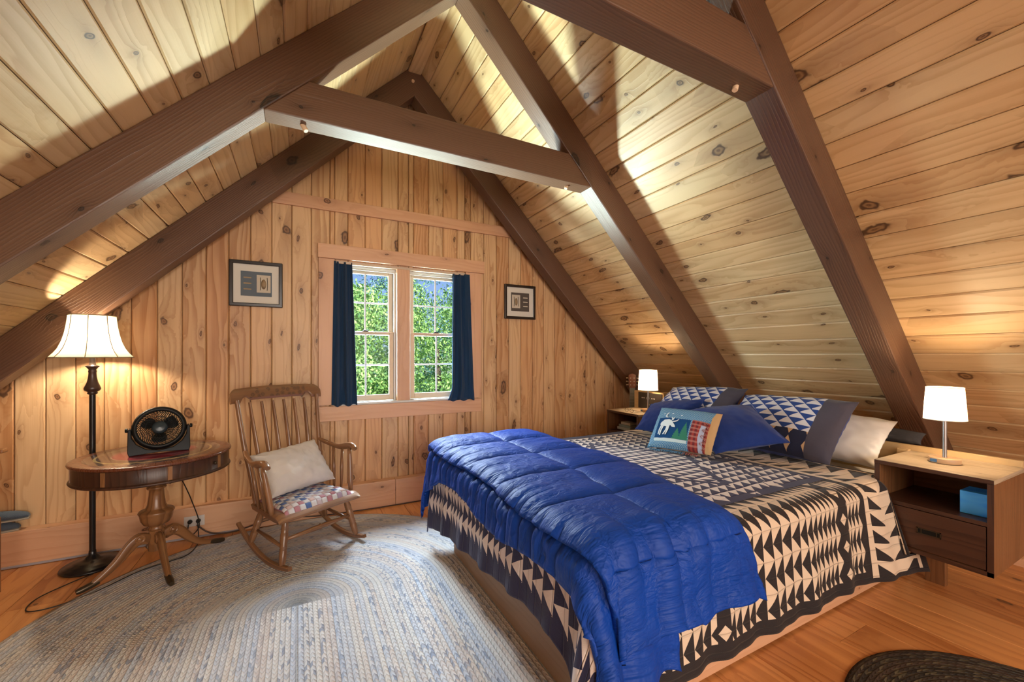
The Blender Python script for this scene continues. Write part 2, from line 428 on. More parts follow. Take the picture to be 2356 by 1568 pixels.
# outer shell of the gable wall (thickness)
mb = MB()
for lo, hi in (((-KX, yb+0.001, -0.1), (WX0-0.02, 0.25, roofz(-KX))), ((WX1+0.02, yb+0.001, -0.1), (KX, 0.25, roofz(KX)))):
    mb.box(lo, hi)
def slab(poly, y0, y1):
    m = Matrix(((1, 0, 0, 0), (0, 0, 1, 0), (0, 1, 0, 0), (0, 0, 0, 1)))
    mb.prism(poly, y0, y1, mat=m)
slab([(-KX, roofz(-KX)), (WX0-0.02, roofz(-KX)), (WX0-0.02, roofz(WX0-0.02))], yb+0.001, 0.25)
slab([(KX, roofz(KX)), (WX1+0.02, roofz(WX1+0.02)), (WX1+0.02, roofz(KX))], yb+0.001, 0.25)
slab([(WX0-0.02, WZ1+0.02), (WX1+0.02, WZ1+0.02), (WX1+0.02, roofz(WX1+0.02)), (0, ZR), (WX0-0.02, roofz(WX0-0.02))], yb+0.001, 0.25)
mb.box((WX0-0.02, yb+0.001, -0.1), (WX1+0.02, 0.25, WZ0-0.02))
tag(mb.build('wall_back_outer', plain('sheathing', (0.35, 0.3, 0.25), 0.8)), kind='structure')

# --- roofs: boards run along y
def roof(side):
    m = MR if side > 0 else ML
    k = math.hypot(1, m); V = Vector((side/k, 0, -m/k)); N = Vector((-side*m/k, 0, -1/k)); L = KX*k
    mb = MB(); w = 0.137; v = 0.03
    O = Vector((0, 0, ZR))
    U = Y
    while v < L:
        v2 = min(v+w, L)
        # board runs broken at random joints
        ys = [YB+0.01, random.uniform(-4.6, -2.9), WY] if random.random() < 0.35 else [YB+0.01, WY]
        for a, b_ in zip(ys[:-1], ys[1:]):
            board(mb, O, U, V, N, a, b_, v, v2, b=0.006)
        v = v2
    mt = Matrix(((side/k, 0, -side*m/k, 0), (0, 1, 0, 0), (-m/k, 0, -1/k, ZR), (0, 0, 0, 1)))
    mb.box((-0.05, YB-0.2, -0.16), (L+0.1, 0.6, -0.0125), mat=mt, tone=(.5, .5), mi=1)
    tag(mb.build('ceiling_right' if side > 0 else 'ceiling_left', [PINE_C, GROOVE]), kind='structure')
roof(1); roof(-1)
mb = MB(); mb.box((-0.052, YB+0.01, ZR-0.072), (0.052, -0.0, ZR-0.055), bev=0.003, grain=1)
tag(mb.build('trim_1', PINE_C), kind='structure')

# --- knee walls
for side, nm in ((1, 'right'), (-1, 'left')):
    mb = MB(); zt = roofz(side*KX); z = 0
    while z < zt-0.01:
        z2 = min(z+0.137, zt)
        board(mb, Vector((side*KX, 0, 0)), Y, Z, Vector((-side, 0, 0)), YB+0.01, WY, z, z2)
        z = z2
    mb.box((min(side*(KX+0.0125), side*(KX+0.15)), YB-0.1, -0.1), (max(side*(KX+0.0125), side*(KX+0.15)), 0.25, zt+0.02), tone=(.5, .5), mi=1)
    tag(mb.build('wall_'+nm, [PINE, GROOVE]), kind='structure')
    mb = MB(); mb.box((side*KX-(0.02 if side > 0 else 0), YB+0.02, 0), (side*KX+(0 if side > 0 else 0.02), -0.001, 0.05), bev=0.003)
    tag(mb.build('baseboard_'+nm, TRIM), kind='structure')
# rear wall
mb = MB(); mb.face([(-KX, YB, 0), (KX, YB, 0), (KX, YB, roofz(KX)), (0, YB, ZR), (-KX, YB, roofz(-KX))][::-1], [(0, 0), (6, 0), (6, 1), (3, 3.6), (0, 1)])
tag(mb.build('wall_rear', PINE), kind='structure')

# --- floor: wide pine boards along y
mb = MB(); x = -KX; 
while x < KX:
    x2 = min(x+random.choice((0.19, 0.215, 0.24)), KX); y = YB+0.01; 
    ys = [YB+0.01]+sorted(random.uniform(-6, -0.4) for _ in range(random.choice((1, 2))))+[0.05]
    for a, b_ in zip(ys[:-1], ys[1:]):
        if b_-a > 0.05: board(mb, Vector((0, 0, 0)), Y, X, Z, a+0.0007, b_-0.0007, x, x2, T=0.012, b=0.003, gap=0.002)
    x = x2
mb.box((-KX-0.1, YB-0.1, -0.12), (KX+0.1, 0.25, -0.0125), mi=1, tone=(.5, .5))
tag(mb.build('floor', [FLOORW, GROOVE]), kind='structure')

# --- gable baseboard ledge
mb = MB(); mb.box((-KX, 0.0, 0.0), (-0.128, WY-0.001, 0.212), bev=0.004); mb.box((-0.126, 0.0, 0.0), (KX, WY-0.001, 0.212), bev=0.004)
tag(mb.build('baseboard_back', TRIM), kind='structure')
mb = MB(); mb.box((-KX, -0.007, 0.003), (-1.2, -0.0005, 0.016), bev=0.002)
tag(mb.build('trim_2', GREYC), kind='structure')

# --- trusses
def truss(y, d, w, collar=None, pegs=(), yback=None, name='trim_4'):
    root = empty(name, (0, y, 0)); tag(root, kind='structure')
    yb_ = (yback if yback is not None else y+w)
    ry = lambda p: (p[0], p[1])
    m4 = Matrix(((1, 0, 0, 0), (0, 0, 1, 0), (0, 1, 0, 0), (0, 0, 0, 1)))
    for side in (1, -1):
        m = MR if side > 0 else ML; k = math.hypot(1, m)
        L = (KX)*k
        mt = Matrix(((side/k, 0, -side*m/k, 0), (0, 1, 0, 0), (-m/k, 0, -1/k, ZR), (0, 0, 0, 1)))  # local x down slope, z into room
        bm = bmesh.new()
        # polygon in (s, h): clipped at ridge plane x=0 and floor
        h0, h1 = 0.0005, d
        s0a = m*h0; s0b = m*h1       # where x = 0:  s/k - m*h/k = 0 -> s = m h
        sLa = L+m*h0-0.001; sLb = L+m*h1-0.001      # where x = KX
        loc = [(s0a, h0), (sLa, h0), (sLb, h1), (s0b, h1)]
        bv = 0.006
        vs = []
        for yy in (y, yb_):
            for s_, h_ in loc: vs.append(bm.verts.new((s_, yy, h_)))
        f = [(0, 1, 2, 3), (7, 6, 5, 4), (0, 4, 5, 1), (1, 5, 6, 2), (2, 6, 7, 3), (3, 7, 4, 0)]
        for q in f: bm.faces.new([vs[i] for i in q])
        bmesh.ops.recalc_face_normals(bm, faces=bm.faces[:])
        es = [e for e in bm.edges if abs(e.verts[0].co.y-e.verts[1].co.y) < 1e-6 and abs(e.verts[0].co.z-e.verts[1].co.z) < 1e-6]
        bmesh.ops.bevel(bm, geom=es, offset=bv, segments=2, profile=0.5, affect='EDGES')
        mb = MB(); mb.from_bm(bm, (random.random(), random.random()), 0, mt, 0, (random.uniform(0, 30), random.uniform(0, 30)))
        rel(mb.build('rafter', BEAM), root)
    if collar:
        z0, z1 = collar
        def xr(z, m): return (ZR-z-d*math.hypot(1, m))/m
        p = [(-xr(z0, ML)+0.001, z0), (xr(z0, MR)-0.001, z0), (xr(z1, MR)-0.001, z1), (-xr(z1, ML)+0.001, z1)]
        mb = MB(); mb.prism(p, y+0.003, (yb_-0.003), mat=m4, bev=0.005, g=0)
        rel(mb.build('collar_tie', BEAM), root)
    for (px, py, pz, dr, ln) in pegs:
        mb = MB(); dv = Vector(dr).normalized(); p = Vector((px, py, pz))
        mb.tube([p-dv*0.04, p+dv*(ln-0.003), p+dv*ln], [0.0125, 0.0125, 0.0105], 14)
        rel(mb.build('peg', PEG), root)
    return root
truss(-0.129, 0.183, 0.129, name='trim_4', pegs=[(-0.015, -0.129, 3.49, (0, -1, 0), 0.012)])
truss(-1.236, 0.1825, 0.13, name='trim_5', collar=(2.404, 2.594), pegs=[(-0.825, -1.165, 2.404, (0.45, -0.35, -1), 0.035), (0.782, -1.165, 2.404, (-0.5, -0.2, -1), 0.022)])
truss(-2.452, 0.186, 0.132, name='trim_6', collar=(2.389, 2.586), pegs=[(0.801, -2.375, 2.389, (-0.45, -0.1, -1), 0.022)])
truss(-3.67, 0.186, 0.132, name='trim_7', collar=(2.389, 2.586))

# --- gable trim board and window casing
def casing(nm, lo, hi, mat=TRIM, bev=0.003, kind='structure'):
    mb = MB(); mb.box(lo, hi, bev=bev); return tag(mb.build(nm, mat), kind=kind)
cy1 = WY-0.0005
casing('trim_3', (-1.02, WY-0.022, 2.392), (0.99, cy1, 2.487))
win = empty('window_1', (0, WY, 0.86)); tag(win, kind='structure')
def wpart(nm, lo, hi, mat=TRIM, bev=0.003):
    mb = MB(); mb.box(lo, hi, bev=bev); return rel(mb.build(nm, mat), win)
wpart('head_casing', (-0.712, WY-0.032, 2.014), (0.703, cy1, 2.126))
wpart('side_casing', (-0.708, WY-0.021, 0.853), (WX0, cy1, 2.0135))
wpart('side_casing', (WX1, WY-0.021, 0.853), (0.675, cy1, 2.0135))
wpart('apron', (-0.708, WY-0.024, 0.724), (0.675, cy1, 0.8425))
wpart('mullion_post', (-0.10, WY-0.006, 0.853), (0.010, WY+0.13, 1.985))
# jamb box
mb = MB()
mb.box((WX0-0.018, WY-0.001, 0.845), (WX0, 0.25, 2.0), bev=0.001); mb.box((WX1, WY-0.001, 0.845), (WX1+0.018, 0.25, 2.0), bev=0.001)
mb.box((WX0-0.018, WY-0.001, 1.985), (WX1+0.018, 0.25, 2.006), bev=0.001)
rel(mb.build('jamb', WINFR), win)
wpart('sill', (WX0-0.01, WY-0.026, 0.8435), (WX1+0.01, 0.262, 0.862), mat=WHITEM)
GLASS = bpy.data.materials.new('window_glass'); GLASS.use_nodes = True
gn = GLASS.node_tree.nodes; gl = GLASS.node_tree.links; gn.clear()
go = gn.new('ShaderNodeOutputMaterial'); gt = gn.new('ShaderNodeBsdfTransparent'); gg = gn.new('ShaderNodeBsdfGlossy'); gm = gn.new('ShaderNodeMixShader'); gf = gn.new('ShaderNodeFresnel')
gf.inputs[0].default_value = 1.12; gg.inputs['Roughness'].default_value = 0.0; gt.inputs[0].default_value = (0.96, 0.98, 0.97, 1)
gl.new(gf.outputs[0], gm.inputs[0]); gl.new(gt.outputs[0], gm.inputs[1]); gl.new(gg.outputs[0], gm.inputs[2]); gl.new(gm.outputs[0], go.inputs[0])
def sash_unit(x0, x1):
    yo = WY+0.045
    # vinyl liner
    mb = MB()
    mb.box((x0, yo, 0.863), (x0+0.016, yo+0.075, 1.984)); mb.box((x1-0.016, yo, 0.863), (x1, yo+0.075, 1.984)); mb.box((x0+0.0165, yo, 1.965), (x1-0.0165, yo+0.075, 1.984))
    rel(mb.build('side_liner', WINWH), win)
    a, b_ = x0+0.017, x1-0.017
    for nm, z0, z1, yf, bot, top in (('lower_sash', 0.865, 1.447, yo+0.008, 0.048, 0.027), ('upper_sash', 1.42, 1.964, yo+0.042, 0.027, 0.03)):
        st = 0.036; mb = MB(); yy = yf+0.030
        mb.box((a, yf, z0), (a+st, yy, z1), bev=0.003); mb.box((b_-st, yf, z0), (b_, yy, z1), bev=0.003)
        mb.box((a+st, yf+0.001, z0), (b_-st, yy-0.001, z0+bot), bev=0.003); mb.box((a+st, yf+0.001, z1-top), (b_-st, yy-0.001, z1), bev=0.003)
        s = rel(mb.build(nm, WINFR), win)
        gx0, gx1, gz0, gz1 = a+st, b_-st, z0+bot, z1-top
        mb = MB(); mb.box((gx0-0.004, yf+0.013, gz0-0.004), (gx1+0.004, yf+0.016, gz1+0.004)); g = mb.build('pane', GLASS); g.parent = s
        mb = MB(); cx = (gx0+gx1)/2; cz = (gz0+gz1)/2
        mb.box((cx-0.007, yf+0.007, gz0), (cx+0.007, yf+0.0125, gz1), bev=0.002); mb.box((gx0, yf+0.0075, cz-0.006), (gx1, yf+0.012, cz+0.006), bev=0.002)
        g = mb.build('muntin', WINWH); g.parent = s
        if nm == 'lower_sash':
            mb = MB(); mb.box((cx-0.022, yf+0.002, z1), (cx+0.022, yf+0.026, z1+0.012), bev=0.004); g = mb.build('sash_lock', BLKPL); g.parent = s
sash_unit(WX0+0.001, -0.101); sash_unit(0.011, WX1-0.001)

# ------------------------------------------------------------------ outdoors
LEAF = Mat('leaf', 0.55, 0.3)
t, t2 = LEAF.tone()
LEAF.base(LEAF.mix(t, (0.07, 0.19, 0.06), (0.36, 0.56, 0.16)))
LEAF.b.inputs['Transmission Weight'].default_value = 0.0
LEAF = LEAF.m
LEAFB = Mat('leaf_blue_green', 0.55, 0.3); t, t2 = LEAFB.tone(); LEAFB.base(LEAFB.mix(t, (0.03, 0.12, 0.11), (0.16, 0.36, 0.32))); LEAFB = LEAFB.m
BARK = plain('bark', (0.10, 0.07, 0.05), 0.9)
GRASS = Mat('lawn_grass', 0.9, 0.1); u_, v_, w_ = GRASS.obj(); GRASS.base(GRASS.mix(GRASS.noise(u_*3, v_*3, 0, detail=4), (0.05, 0.12, 0.02), (0.16, 0.28, 0.06))); GRASS = GRASS.m
mb = MB(); mb.face([(-60, 0.3, -3.2), (60, 0.3, -3.2), (60, 90, -3.2), (-60, 90, -3.2)]); mb.face([(-60, 0.3, -3.3), (-60, 90, -3.3), (60, 90, -3.3), (60, 0.3, -3.3)])
tag(mb.build('ground_lawn', GRASS), kind='structure')
def tree(loc, H, R, n, label, mat, seed, group):
    rnd = random.Random(seed); root = empty('leafy_tree', loc)
    tag(root, label, 'tree', group)
    mb = MB(); mb.tube([(0, 0, 0), (0.05, 0, H*0.4), (0, 0.05, H*0.75)], [0.22, 0.16, 0.06], 10); mb.build('trunk', BARK, root)
    mb = MB(); blobs = []
    for i in range(46):
        th = rnd.uniform(0, 2*PI); zz = rnd.uniform(0.12, 0.97); rr = R*math.sqrt(max(0.05, 1-((zz-0.45)/0.6)**2))*rnd.uniform(0.55, 0.95)
        blobs.append((Vector((rr*math.cos(th), rr*math.sin(th), H*zz)), rnd.uniform(0.55, 0.95)))
    for i in range(n):
        c, br = rnd.choice(blobs)
        d = Vector((rnd.gauss(0, 1), rnd.gauss(0, 1), rnd.gauss(0, 1))).normalized()
        p = c+d*br*rnd.uniform(0.75, 1.05)
        s = rnd.uniform(0.028, 0.062); nrm = (d+Vector((rnd.gauss(0, .6), rnd.gauss(0, .6), rnd.gauss(0, .6)))).normalized()
        a = nrm.orthogonal().normalized(); a = (Matrix.Rotation(rnd.uniform(0, 6.28), 3, nrm) @ a); b_ = nrm.cross(a)
        mb.face([p-a*s, p-b_*s*0.5, p+a*s, p+b_*s*0.5], None, (rnd.random(), 0.5))
    mb.build('foliage', mat, root)
tree((-0.6, 8.2, -3.2), 6.6, 2.3, 46000, 'bright green leafy tree filling the left window unit outside', LEAF, 1, 'trees outside the window')
tree((2.9, 8.6, -3.2), 6.2, 2.3, 46000, 'bright green leafy tree filling the right window unit outside', LEAF, 2, 'trees outside the window')
tree((3.2, 13.5, -3.2), 10.2, 2.5, 24000, 'taller blue green tree rising behind the others in the right window unit', LEAFB, 3, 'trees outside the window')
tree((6.6, 12.0, -3.2), 8.0, 3.0, 24000, 'leafy tree at the far right edge outside beside the right curtain', LEAF, 4, 'trees outside the window')

# ------------------------------------------------------------------ curtains and rod
rod = empty('curtain_rod', (-0.03, WY+0.02, 1.955)); tag(rod, 'thin white tension rod across the window head', 'curtain rod')
mb = MB(); mb.tube([(WX0+0.001, WY+0.02, 1.955), (-0.2, WY+0.02, 1.953), (0.2, WY+0.02, 1.953), (WX1-0.001, WY+0.02, 1.955)], 0.0065, 10); rel(mb.build('rod', WHITEM), rod)
mb = MB(); mb.tube([(WX0+0.001, WY+0.02, 1.955), (WX0+0.02, WY+0.02, 1.955)], 0.011, 12); mb.cut(); mb.tube([(WX1-0.02, WY+0.02, 1.955), (WX1-0.001, WY+0.02, 1.955)], 0.011, 12); mb.parts('end_cap', WHITEM, root=rod)
def curtain(xt0, xt1, xb0, xb1, zt, zb, label, seed, folds, flick=0):
    rnd = random.Random(seed); root = MB(); nu, nv = 70, 44; P = []
    ph = rnd.uniform(0, 6)
    for j in range(nv+1):
        t = j/nv; row = []
        for i in range(nu+1):
            s = i/nu; x = (xt0+(xt1-xt0)*s)*(1-t)+(xb0+(xb1-xb0)*s)*t
            amp = 0.014+0.006*t
            y = WY-0.005+0.010*(1-t)-0.030*t + amp*math.sin(folds*2*PI*s+ph+0.6*math.sin(2*t+s*3)) + 0.006*math.sin(folds*4.3*PI*s+ph*2+t*2)
            z = zt+(zb-zt)*t + (0.008*math.sin(folds*2*PI*s+1) if j == nv else 0)
            if flick and t > 0.9: x += flick*(t-0.9)*10*(1-s)*0.04
            y = min(y, WY+0.012)
            if x > WX1-0.012 or x < WX0+0.012: y = min(y, WY-0.026)
            if t > 0.82: y = min(y, WY+0.012-0.046*min(1, (t-0.82)/0.12))
            if t < 0.06: y = max(min(y, WY+0.012), WY-0.026)
            row.append((x, y, z))
        P.append(row)
    root.grid(P, lambda a, b: (b/nu*0.6, a/nv*1.1))
    o = root.build('curtain', CURT); md = o.modifiers.new('thick', 'SOLIDIFY'); md.thickness = 0.003
    tag(o, label, 'curtain', 'blue window curtains'); return o
curtain(-0.597, -0.462, -0.615, -0.425, 1.998, 0.846, 'blue curtain panel at the left side of the window', 3, 2.4)
curtain(0.398, 0.556, 0.375, 0.60, 1.99, 0.838, 'blue curtain panel at the right side of the window', 5, 2.6, -1)

# ------------------------------------------------------------------ framed pictures
MATB = plain('picture_mat_board', (0.66, 0.63, 0.56), 0.7); SLATE = plain('slate_paper', (0.10, 0.13, 0.16), 0.7); HANDM = plain('handmade_paper', (0.56, 0.50, 0.40), 0.8)
DARKP = plain('dark_paper', (0.075, 0.06, 0.05), 0.7); TWIG = plain('twig_brown', (0.06, 0.045, 0.03), 0.8); TANP = plain('tan_fibre', (0.34, 0.25, 0.15), 0.8)
PFRAME = plain('dark_picture_frame', (0.022, 0.014, 0.011), 0.25)
def picture(x0, x1, z0, z1, label, mirror, paper):
    root = empty('framed_picture', ((x0+x1)/2, WY, (z0+z1)/2)); tag(root, label, 'picture', 'framed paper collages on the gable wall')
    fw = 0.026; yf = WY-0.022; W_ = x1-x0; H_ = z1-z0; cx = (x0+x1)/2; cz = (z0+z1)/2
    mb = MB(); yb2 = WY-0.001
    mb.box((x0, yf, z0), (x1, yb2, z0+fw), bev=0.005); mb.box((x0, yf, z1-fw), (x1, yb2, z1), bev=0.005)
    mb.box((x0, yf+0.0004, z0+fw*0.6), (x0+fw, yb2, z1-fw*0.6), bev=0.005); mb.box((x1-fw, yf+0.0004, z0+fw*0.6), (x1, yb2, z1-fw*0.6), bev=0.005)
    rel(mb.build('frame', PFRAME), root)
    mb = MB(); mb.box((x0+fw*.8, yf+0.010, z0+fw*.8), (x1-fw*.8, yf+0.013, z1-fw*.8)); rel(mb.build('mat_board', MATB), root)
    s = -1 if mirror else 1
    mb = MB(); a, b_ = 0.29*W_, 0.27*H_
    mb.box((cx-a, yf+0.0075, cz-b_), (cx+a, yf+0.0098, cz+b_)); ar = rel(mb.build('artwork', paper), root)
    mb = MB(); c0, c1 = sorted((cx+s*a*0.02, cx+s*a*0.92)); mb.box((c0, yf+0.0055, cz-b_*0.68), (c1, yf+0.0073, cz+b_*0.75)); p = mb.build('paper_square', HANDM); p.parent = ar; p.matrix_parent_inverse = Matrix.Identity(4)
    mb = MB()
    for q in (0.25, 0.75):
        xx = c0+(c1-c0)*q; mb.tube(bez([(xx, yf+0.0045, cz-b_*0.5), (xx+0.003, yf+0.004, cz), (xx, yf+0.0045, cz+b_*0.55)], 5), 0.0022, 6); mb.cut()
    for p in mb.parts('twig', TWIG): p.parent = ar
    mb = MB(); mb.lathe([(0.0001, 0), (0.016, 0.0003), (0.0165, 0.001), (0.0001, 0.0016)], n=20, mat=Matrix.Translation(((c0+c1)/2, yf+0.0053, cz)) @ Matrix.Rotation(PI/2, 4, 'X') @ Matrix.Diagonal((1, 2.2, 1, 1))); p = mb.build('leaf_shape', TANP); p.parent = ar
    mb = MB()
    for q in (-0.45, 0.02, 0.48):
        d0, d1 = sorted((cx-s*a*0.82, cx-s*a*0.32)); mb.box((d0, yf+0.0055, cz+q*b_-0.005), (d1, yf+0.0073, cz+q*b_+0.005), bev=0.001); mb.cut()
    for p in mb.parts('fibre_strip', TANP if not mirror else HANDM): p.parent = ar
picture(-1.289, -0.952, 1.605, 1.939, 'dark framed collage on slate blue paper at left of the window', False, SLATE)
picture(0.921, 1.268, 1.603, 1.939, 'dark framed collage on brown paper at right of the window', True, DARKP)

# ------------------------------------------------------------------ rugs
def rugmat(name, cols, pitch, zfreq):
    """oval braided rug: u = ring index distance in metres from the rim, v = distance along the braid"""
    M = Mat(name, 0.95, 0.1, sheen=0.1)
    u, v = M.uv()
    r = u/pitch; ri = r.floor(); rf = r.fract()
    seed = M.noise(ri*0.37, v*0.0+3.3, 0, detail=2, rough=0.8)
    seed2 = M.noise(ri*1.91, v*0.0+9.1, 0, detail=0)
    vv = v*zfreq + ri*0.5 + (rf-0.5).abs()*1.1
    ph = vv.fract(); ch = (ph-0.5).abs()*2; cellid = vv.floor()
    side = (rf > 0.5)
    pick = M.noise(cellid*5.37, ri*3.11, side*2.0, scale=1.0, detail=0)
    c = M.mix(seed.smooth(0.40, 0.60), cols[0], cols[1])
    c = M.mix(seed2.smooth(0.52, 0.62)*0.7, c, cols[2])
    c = M.mix(pick.smooth(0.55, 0.66)*0.4, c, cols[3])
    dk = M.noise(ri*0.83, v*0.0+5.7, 0, detail=1)
    c = M.mix(pick.smooth(0.42, 0.36)*dk.smooth(0.42, 0.56)*0.6, c, cols[4])
    gr = (rf-0.5).abs()*2
    c = M.mix((gr.smooth(0.80, 1.0)*0.40+ch.smooth(0.80, 1.0)*0.22).mn(0.8), c, tuple(x*0.35 for x in cols[0]))
    M.base(c)
    h = (1-gr**3.0)*0.6 + (1-ch*ch)*0.4
    M.bump(h, 0.006)
    return M.m
RUG1 = rugmat('braided_rug_blue_grey', [(0.60, 0.575, 0.55), (0.47, 0.51, 0.59), (0.58, 0.50, 0.45), (0.70, 0.68, 0.66), (0.14, 0.19, 0.30)], 0.021, 38)
RUG2 = rugmat('braided_rug_dark', [(0.028, 0.020, 0.014), (0.05, 0.03, 0.02), (0.02, 0.015, 0.012), (0.16, 0.13, 0.07), (0.01, 0.008, 0.007)], 0.018, 30)
def stadium(c0, c1, R, n=40):
    """outline of offset R around the segment c0-c1"""
    c0 = Vector(c0); c1 = Vector(c1); d = (c1-c0).normalized(); nrm = Vector((-d.y, d.x)); out = []; L = 0; prev = None; acc = []
    ang = math.atan2(nrm.y, nrm.x)
    for k in range(n+1): a = ang + PI*k/n; out.append((c0.x+R*math.cos(a), c0.y+R*math.sin(a)))
    for k in range(1, 12): t = k/12; p = c0.lerp(c1, t); out.append((p.x-nrm.x*R, p.y-nrm.y*R))
    for k in range(n+1): a = ang + PI + PI*k/n; out.append((c1.x+R*math.cos(a), c1.y+R*math.sin(a)))
    for k in range(1, 12): t = k/12; p = c1.lerp(c0, t); out.append((p.x+nrm.x*R, p.y+nrm.y*R))
    return out
def rug(c0, c1, R, mat, label, name='braided_rug', th=0.011):
    mb = MB(); N = 46; rows = []; dist = []
    for i in range(N+1):
        r = R*(1-i/N)+0.0005
        rows.append([(x, y, th + (0.0 if i else -0.004)) for x, y in stadium(c0, c1, r)]); dist.append(R-r)
    base = stadium(c0, c1, R); acc = [0]
    for i in range(1, len(base)+1):
        a, b_ = base[i-1], base[i % len(base)]; acc.append(acc[-1]+math.dist(a, b_))
    rows = [[(x, y, 0.001) for x, y in base]] + rows; dist = [0]+dist
    mb.grid(rows, lambda i, j: (dist[min(i, len(dist)-1)], acc[min(j, len(base))]), closev=True)
    return tag(mb.build(name, mat), label, 'rug')
rug((-0.85, -1.19), (-0.85, -3.0), 1.18, RUG1, 'large oval braided rug in blue grey and beige')
rug((1.17, -3.24), (0.95, -3.95), 0.585, RUG2, 'dark brown oval braided rug at the lower right corner')

# ------------------------------------------------------------------ bed
BX0, BY0, BY1, BZ = 0.0, -0.90, -2.45, 0.605
bed = empty('platform_bed', (1.0, -1.68, 0)); tag(bed, 'wooden platform bed with headboard under the right roof slope', 'bed')
mb = MB(); z0p = 0.013
mb.box((0.02, -2.43, z0p), (0.045, -1.03, 0.30), bev=0.002, grain=1); rel(mb.build('foot_board', PLATW), bed)
mb = MB(); mb.box((0.046, -2.43, z0p), (2.12, -2.405, 0.30), bev=0.002); mb.cut(); mb.box((0.046, -1.055, z0p), (2.12, -1.03, 0.30), bev=0.002); mb.parts('side_board', TRIM, root=bed)
mb = MB(); mb.box((BX0, BY1, 0.301), (2.13, BY0, 0.33), bev=0.004); rel(mb.build('platform_deck', PLATW), bed)
mb = MB(); mb.box((2.221, -2.872, 0.30), (2.245, -0.405, 0.742), bev=0.003, grain=1); rel(mb.build('headboard', OAKL), bed)
mb = MB(); mb.box((2.185, -2.47, 0.013), (2.22, -2.42, 0.72), bev=0.003); mb.cut(); mb.box((2.185, -0.93, 0.013), (2.22, -0.88, 0.72), bev=0.003); mb.parts('headboard_post', OAKL, root=bed)
mb = MB(); mb.box((BX0+0.01, BY1+0.01, 0.331), (2.12, BY0-0.01, BZ-0.012), bev=0.05); o = mb.build('mattress', WHITEC); tag(o, 'white mattress on the platform bed', 'mattress')

# quilt material
def quilt_mat():
    M = Mat('geometric_quilt', 0.8, 0.2, sheen=0.1)
    u, v = M.uv()      # u: metres from foot fold towards head, v: metres from far edge towards near edge
    foot = (u < 0.0); top = (v < 1.47)*(1-foot); side = (1-top)*(1-foot)
    # hanging side: tall leaf shapes in rows, spacing changes between the columns
    def seg(lo, hi, n, ex): 
        p = ((u-lo)/(hi-lo)).mx(0.0).mn(1.0); return (p**ex)*n
    s1 = (u < 0.5); s2 = (u > 0.5)*(u < 0.95); s3 = (u > 0.95)*(u < 1.36); s4 = (u > 1.36)
    a = seg(0.0, 0.5, 10.0, 0.9)*s1 + seg(0.5, 0.95, 9.0, 0.72)*s2 + seg(0.95, 1.36, 10.0, 1.25)*s3 + seg(1.36, 1.52, 5.0, 1.2)*s4
    fa = a.fract(); fb = ((v-1.47)/0.118).fract(); tent = (fb*2.0-1.0).abs()
    ts = (fa < (1-tent)*0.97+0.02)
    # top: sawtooth bands mirrored about big diamonds
    q = ((((u-0.62)/0.80).mod(1.0)-0.5).abs()*2.0)*0.62 + ((v-0.77)/0.62).abs()*0.62
    ins = q < 0.52
    h2 = 0.068; fb2 = (v/h2).fract(); row = (v/h2).floor()
    fa2 = (u/0.058+row*0.35).fract(); fa2m = 1-fa2; f2 = fa2*(1-ins)+fa2m*ins
    tt = (f2 < (1-fb2/0.90)*1.08)*(fb2 < 0.90)
    band = ((q-0.52).abs() < 0.030) + ((q-0.90).abs() < 0.025)
    rowskip = (row.mod(7.0) < 0.5)*(q > 0.7)
    tt = tt*(1-(band+rowskip).mn(1.0))
    big = ((((u-0.22)/0.40).mod(1.0)-0.5).abs()*0.40 + ((v/0.40).mod(1.0)-0.5).abs()*0.26) < 0.034
    tt = (tt*(1-big)+big*(q > 0.52)).mn(1.0)
    # foot drop
    fbf = ((u*-1.0-0.02)/0.125).fract(); tf = ((fbf*2.0-1.0).abs())
    faf = (v/0.052).fract(); wide = (v > 1.0)
    faf = faf*(1-wide)+(v/0.075).fract()*wide
    tfoot = (faf > tf)*(u > -0.40)
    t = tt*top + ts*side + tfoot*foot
    for cx, w in ((1.36, 0.036), (0.5, 0.030)):
        colx = (u-cx).abs(); incol = (colx < w)*side
        dd = ((((v-1.47)/0.118+0.5).fract()-0.5).abs()*0.118 + colx) < 0.027
        t = t*(1-incol) + dd*incol
    # pillow-end border: black line, tan field, black flags
    bd = (u > 1.545); ln = ((u-1.535).abs() < 0.017)
    g1 = (u-1.585)/0.095; g2 = (u-1.70)/0.16
    f1 = (v/0.078).fract(); f3 = (v/0.105+0.4).fract()
    k1 = (g1 > 0.0)*(g1 < 1.0)*((f1 > g1*0.9)*(f1 < g1*0.2+0.78)).mn(1.0)
    k2 = (g2 > 0.0)*(g2 < 1.0)*((f3 > 1-g2)*(f3 > 0.12)).mn(1.0)
    border = 1-(k1+k2).mn(1.0)
    t = t*(1-bd)+border*bd
    hem = (v > 2.01)+(u < -0.475)+(u > 1.875)+(v > 1.975)*(u < 1.52)
    t = t*(1-ln)*(1-hem.mn(1.0))
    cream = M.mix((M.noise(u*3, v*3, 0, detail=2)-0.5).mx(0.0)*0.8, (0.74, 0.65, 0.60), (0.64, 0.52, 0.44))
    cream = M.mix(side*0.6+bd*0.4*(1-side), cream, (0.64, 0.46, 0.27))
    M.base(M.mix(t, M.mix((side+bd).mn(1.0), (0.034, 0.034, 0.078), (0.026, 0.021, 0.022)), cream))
    st = ((v/0.059).fract()-0.5).abs().smooth(0.5, 0.40)
    M.bump(st*0.7+M.noise(u*30, v*30, 1.0, detail=3)*0.4+((u*900).sin()*(v*900).sin())*0.03, 0.005)
    return M.m
QUILT = quilt_mat()

